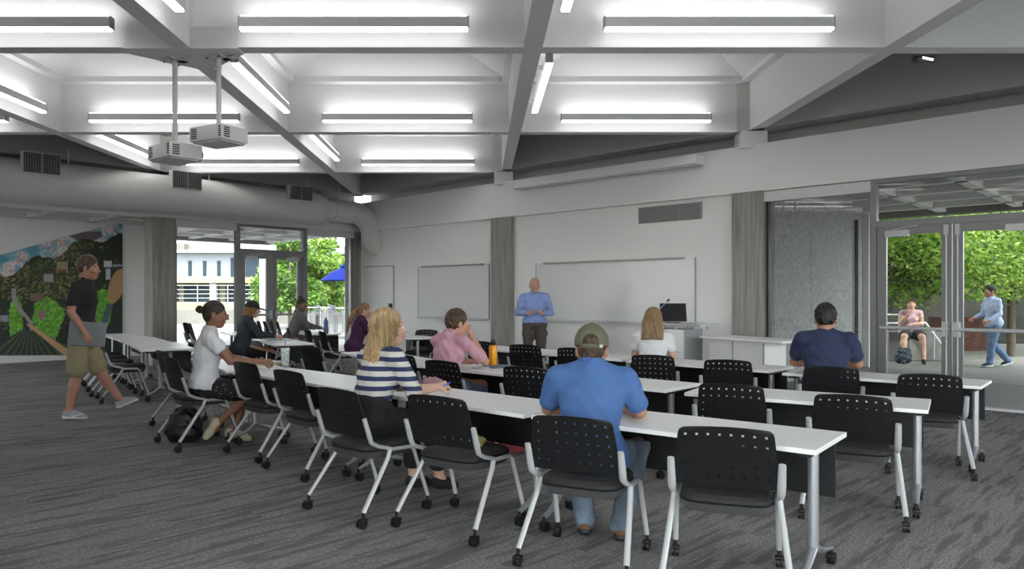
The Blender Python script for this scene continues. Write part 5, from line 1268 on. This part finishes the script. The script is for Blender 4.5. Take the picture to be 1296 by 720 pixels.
p_w = person('walker', p.x, p.y, 72, 'young man in black tee and khaki shorts walking past the mural with a laptop', J, skin('ruddy', (.44,.22,.15)), 't_shirt', 'khaki_shorts', hair_short(.018, -.05), w=1.04, sc=1.115,
    hands=(('R', ((0,.35,-.95),(-1,0,0),1.1,.1,-1)), ('L', ((0,.3,-.95),(1,0,0),.8,.1,1))), topm=cloth('black_tee', (.014,.014,.016)), botm=cloth('khaki', (.30,.245,.15)), hairm=hairmat('mid_brown', (.07,.042,.025)), shoem=(cloth('grey_mesh', (.34,.35,.40)), mat('white_sole', (.7,.7,.7), .6)), shoes='sneaker', sleeve=.62, hem=.13, pantlen=.44, extra=walker_extra, noise=.005)
# 12 seated woman outside
p = atY(1153, 17.35)
J = seated(.0, .165, .93+.1, (.0,.04,1.245)); J.update(pelvis=(0,.0,.64), chest=(0,-.02,.98), neck=(0,.0,1.14), shL=(-.17,0,1.09), shR=(.17,0,1.09), head=(.0,.05,1.29), elL=(-.21,.08,.86), elR=(.21,.06,.86), wrL=(-.06,.20,.86), wrR=(.06,.16,1.06), hipL=(-.1,.03,.62), hipR=(.1,.03,.62), knL=(-.17,.42,.58), knR=(.17,.42,.58), anL=(-.20,.46,.095), anR=(.20,.50,.095))
person('woman_outside', p.x, p.y, 205, 'woman in a sleeveless pink top and shorts sitting on the wall outside', J, sk_p, 'pink_blouse', 'dark_shorts', hair_tied(), fem=True, w=1.25,
    hands=(('R', ((-.1,.4,.9),(-1,0,0),1.,.1,-1)), ('L', ((.8,.6,0),(0,0,-1),.6,.1,1))), topm=cloth('light_pink', (.52,.34,.38)), botm=dots('patterned_shorts', (.015,.015,.02), (.5,.5,.5), 30, .15), hairm=hairmat('brown', (.055,.035,.022)), shoem=(M_dark,), shoes='sandal', sleeve=.12, hem=.03, pantlen=.32, sc=1.04, res=.011, z=-.05)
# 13 man walking outside
p = atY(1257, 16.1)
J = dict(pelvis=(0,0,.97), chest=(0,.02,1.30), neck=(0,.03,1.49), head=(0,.07,1.64), shL=(-.19,.02,1.43), shR=(.19,.02,1.43), elL=(-.24,.02,1.15), elR=(.24,.06,1.16), wrL=(-.22,.22,1.0), wrR=(.22,.28,1.04), hipL=(-.095,0,.93), hipR=(.095,0,.93), knL=(-.10,.10,.50), knR=(.10,-.06,.50), anL=(-.10,.14,.095), anR=(.10,-.38,.13), ftR=(.10,-.27,.05), suR=(0,.3,.9))
person('man_outside', p.x, p.y, -88, 'man in a light blue shirt and jeans walking outside the glass doors', J, sk_t, 'light_shirt', 'jeans', hair_short(.012, -.055), w=1.08,
    hands=(('R', ((0,.9,-.3),(-1,0,0),.8,.1,-1)), ('L', ((0,.9,-.3),(1,0,0),.8,.1,1))), topm=cloth('pale_blue_shirt', (.42,.50,.68)), botm=cloth('jeans_blue', (.11,.18,.30), var=.2), hairm=hairmat('black', (.012,.010,.010)), shoem=(cloth('dark_sneaker', (.03,.035,.05)), M_white), sleeve=1.8, hem=.10, res=.011, z=-.05)
# ============================================================= lectern, bench and small things
RF = Matrix.Rotation(-PI/4, 3, 'Z')
# lectern by the right whiteboard
c = atY(864, 12.0); lc = empty('lectern', (c.x-.05, c.y, 0), -PI/4, 'white lectern cabinet with raised top in front of the wide whiteboard', 'lectern')
M_gl = mat('grey_glass_panel', (.36,.39,.40), .25)
b = MB(); b.box((-.12,0,.49), (.72,.55,.94)); b.build('cabinet', M_white, lc)
b = MB(); b.box((.245,0,.49), (.02,.56,.94)); b.build('side_panel', M_gl, lc)
b = MB(); b.box((-.12,-.283,.60), (.60,.012,.005)); b.box((-.12,-.283,.30), (.70,.012,.006)); b.build('door_gap', M_pan, lc)
b = MB(); b.box((.262,-.05,.38), (.012,.26,.14)); b.build('side_vent', mat('lectern_vent', (.14,.14,.14), .6), lc)
b = MB(); b.box((.0,-.02,1.04), (1.10,.62,.025), bev=.006); b.build('top_shelf', M_silver, lc)
for x in (-.4, .05, .38):
    for y in (-.2, .2): MB().tube([(x,y,.955),(x,y,1.03)], .015, 8).build('post', M_legm, lc)
m_ = empty('monitor', (c.x-.14, c.y+.05, 1.055), -PI/4+.75, 'black monitor tilted back on the lectern', 'monitor')
b = MB(); b.box((0,0,.17), (.42,.035,.30), Matrix.Rotation(-.22, 3, 'X'), bev=.008); b.build('screen_housing', M_black, m_)
b = MB(); b.box((0,-.022,.17), (.38,.006,.26), Matrix.Rotation(-.22, 3, 'X')); b.build('screen', mat('dark_screen', (.018,.019,.022), .15), m_)
b = MB(); b.box((0,.04,.006), (.2,.16,.012)); b.build('stand', M_black, m_)
mc = empty('microphone', (c.x-.50, c.y+.02, 1.055), 0, 'thin gooseneck microphone rising from the lectern', 'microphone')
b = MB(); b.lathe([(.03,0),(.03,.012),(.01,.02)], n=12); b.build('base', M_black, mc)
b = MB(); b.tube([(0,0,.01),(.05,0,.12),(.15,0,.24),(.26,0,.36)], .006, 6); b.build('gooseneck', M_legm, mc)
b = MB(); b.tube([(.25,0,.35),(.29,0,.385)], .014, 8); b.build('capsule', M_black, mc)
# bench table by the fixed glazing
a, e = atY(905, 11.55), atY(1004, 10.25); d = (e-a).normalized(); L = (e-a).length; mid = (a+e)/2
bt = empty('side_table', (mid.x, mid.y, 0), math.atan2(d.y, d.x), 'white side table with a white cabinet base beside the glazed bay', 'table')
b = MB(); b.box((0,.02,.86), (L+.1,.60,.035), bev=.005); b.build('tabletop', M_table, bt)
b = MB(); b.box((-.15,.05,.42), (L*.72,.45,.84)); b.build('cabinet', M_white, bt)
b = MB(); b.box((L*.36-.14,-.19,.42), (.012,.02,.80)); b.box((-.2,-.18,.42), (.008,.02,.80)); b.build('door_gap', M_vents, bt)
b = MB(); b.tube([(-L*.42,-.10,.835),(-L*.30,-.10,.835)], .012, 6); b.build('bracket', M_frame, bt)

def flat(name, m, px, py, w, d, h, rz, lab, cat, z=.742, par=None):
    p = at(px, py, z); o = MB().box((0,0,h/2), (w,d,h), bev=min(.004, h*.3)).build(name, m, par); o.location = p; o.rotation_euler = (0,0,rz); tag(o, lab, cat); return o
# on the nearest row: open notebook, closed book below it, cup, pens
nb = empty('notebook', tuple(at(333, 461, .742)), -.72, 'thick notebook with open white page in front of the girl in white tee', 'notebook')
MB().box((0,0,.014), (.24,.31,.028), bev=.003).build('book_block', mat('kraft_pages', (.50,.40,.26), .8), nb)
MB().box((.0,0,.032), (.235,.30,.007)).build('open_page', mat('paper', (.75,.75,.76), .8), nb)
cu = empty('cup', tuple(at(361, 463, .742)), 0, 'tall patterned clear cup with a straw beside the notebook', 'cup')
def cupmat():
    m = mat('patterned_cup', (.5,.6,.58), .3); n = m.node_tree; v = n.nodes.new('ShaderNodeTexVoronoi'); v.inputs['Scale'].default_value = 38; tc = n.nodes.new('ShaderNodeTexCoord'); r = n.nodes.new('ShaderNodeValToRGB')
    r.color_ramp.elements[0].color = (.10,.35,.38,1); r.color_ramp.elements[1].color = (.62,.70,.66,1); e = r.color_ramp.elements.new(.35); e.color = (.62,.70,.66,1); e = r.color_ramp.elements.new(.3); e.color = (.55,.50,.16,1); r.color_ramp.interpolation = 'CONSTANT'
    n.links.new(tc.outputs['Object'], v.inputs[0]); n.links.new(v.outputs['Distance'], r.inputs[0]); n.links.new(r.outputs[0], n.nodes['Principled BSDF'].inputs[0]); return m
MB().lathe([(.033,0),(.036,.005),(.047,.17),(.048,.172)], n=24).build('cup_body', cupmat(), cu, .7)
MB().lathe([(.049,.170),(.050,.178),(.046,.188),(.044,.190)], n=24).build('lid', mat('cup_lid', (.7,.72,.72), .3), cu, .7)
MB().tube([(.0,0,.02),(.0,.0,.27)], .004, 6).build('straw', mat('straw_dark', (.10,.03,.05), .4), cu)
def penobj(a, b, col, lab): 
    o = MB().tube([a, b], .0055, 8).build('pen', mat('pen_'+lab.split()[0], col, .4), None, .8); tag(o, lab, 'pen'); return o
p = at(337, 457, .80); penobj(p, p+Vector((.0,.02,.10)), (.65,.65,.65), 'white pen in the hand of the girl with the bun')
p = Vector((-.335, 5.56, .80)); p2 = p+Vector((.115,.0,.045)); penobj(p, p2, (.03,.12,.60), 'blue pen in the hand of the woman in stripes')
# middle row: orange bottle, notebook/laptop, phone
ob = empty('water_bottle', tuple(at(624, 463, .742)), 0, 'bright orange water bottle with black lid beside the man in pink', 'bottle')
MB().lathe([(.040,0),(.044,.006),(.044,.20),(.040,.215),(.030,.225)], n=28).build('bottle_body', mat('orange_steel', (.80,.33,.012), .35), ob, .7)
MB().lathe([(.031,.222),(.033,.226),(.033,.255),(.029,.262)], n=24).build('lid', M_black, ob, .7)
MB().tube([(-.02,0,.262),(-.012,0,.280),(.012,0,.280),(.02,0,.262)], .006, 6).build('carry_loop', M_black, ob)
flat('laptop', mat('blue_grey_laptop', (.12,.14,.22), .4, .3), 631, 464.5, .30, .22, .014, .6, 'flat dark laptop beside the orange bottle', 'laptop')
flat('notepad', mat('pad_grey', (.55,.56,.60), .7), 612, 465.5, .22, .16, .010, .9, 'pale notepad under the elbow of the man in pink', 'notebook')
flat('phone', mat('phone_dark', (.03,.03,.035), .2), 655, 467.5, .15, .075, .009, .3, 'dark phone on the middle row near the orange bottle', 'phone')
# left wing
flat('workbook', mat('green_sheet', (.10,.42,.36), .7), 352, 430, .34, .26, .008, -.2, 'green and white sheet where the black cap girl writes', 'notebook')
flat('paper', mat('paper2', (.70,.72,.78), .8), 364, 430.5, .30, .22, .012, -.4, 'pale sheet on the capped girl\'s table', 'paper')
wb_ = empty('water_bottle', tuple(at(412.5, 422, .742)), 0, 'translucent blue water bottle on the hoodie student\'s table', 'bottle')
MB().lathe([(.045,0),(.05,.01),(.05,.14),(.042,.17),(.05,.19),(.046,.25),(.02,.29)], n=18).build('bottle_body', mat('blue_plastic', (.10,.17,.32), .25), wb_, .7)
MB().lathe([(.024,.285),(.024,.315)], n=12).build('lid', mat('blue_lid', (.05,.08,.2), .4), wb_)
# yellow jacket on the empty chair, red bag below the tables, backpacks
s = SDF(); s.ell((0,0,.04), (.17,.12,.035), None, .03); s.ell((.06,.03,.055), (.11,.08,.03), None, .03); s.ell((-.07,-.02,.05), (.09,.09,.03), None, .03)
HEADS[0] = None
yj = sobj('folded_jacket', [s.mesh(.008, .004, 40)], cloth('yellow_green', (.42,.42,.12)), None); yj.location = (-.13, 4.98, .475); yj.rotation_euler = (0,0,-.6); tag(yj, 'folded yellow-green jacket on the seat of an empty black chair', 'jacket')
def backpack(name, x, y, rz, sz, m, lab, pocket=True):
    r = empty(name, (x, y, 0), rz, lab, 'backpack'); s = SDF(); w, d, h = sz
    s.ell((0,0,h*.42), (w*.5,d*.5,h*.45), None, .04); s.cap((0,0,h*.22), (0,0,h*.68), d*.5, d*.42, .04, (w/d,1,1)); s.cut((0,0,.0), (0,0,-1)); sobj('bag_body', [s.mesh(.008, .007, 26)], m, r)
    s = SDF(); s.ell((0,-d*.45,h*.30), (w*.36,d*.2,h*.22), None, .03); sobj('front_pocket', [s.mesh(.008, .004, 40)], m, r)
    for q in (-1, 1): MB().tube([(q*w*.2,d*.42,h*.85),(q*w*.26,d*.62,h*.6),(q*w*.26,d*.6,h*.3),(q*w*.24,d*.42,h*.12)], .012, 6, flat=.5).build('shoulder_strap', m, r, .8)
    MB().tube([(-.04,d*.2,h*.9),(0,d*.2,h*.99),(.04,d*.2,h*.9)], .008, 6).build('handle', m, r); return r
p = at(228, 558, 0); backpack('backpack', p.x+.05, p.y, .5, (.33,.28,.36), cloth('black_nylon', (.013,.013,.016), .45), 'black backpack on the carpet under the girl\'s chair')
p = at(634, 572, 0)
s = SDF(); s.ell((0,0,.12), (.20,.10,.13), None, .04); s.ell((-.12,.0,.10), (.10,.09,.11), None, .04); s.ell((.14,.02,.09), (.10,.08,.10), None, .04); s.cut((0,0,0), (0,0,-1))
rb = empty('shoulder_bag', (p.x, p.y, 0), -.5, 'dark red soft bag on the carpet behind the nearest tables', 'bag'); mr = cloth('dark_red', (.23,.035,.04)); sobj('bag_body', [s.mesh(.009, .008, 24)], mr, rb)
MB().tube([(-.12,0,.20),(-.06,.02,.30),(.06,.02,.30),(.12,0,.20)], .009, 6).build('strap', mr, rb, .8)
p = atY(1143, 17.0); bpk = backpack('backpack', p.x, p.y, -.3, (.34,.22,.42), cloth('navy_nylon', (.02,.03,.05), .5), 'dark backpack on the ground beside the seated woman outside'); bpk.location.z = -.055
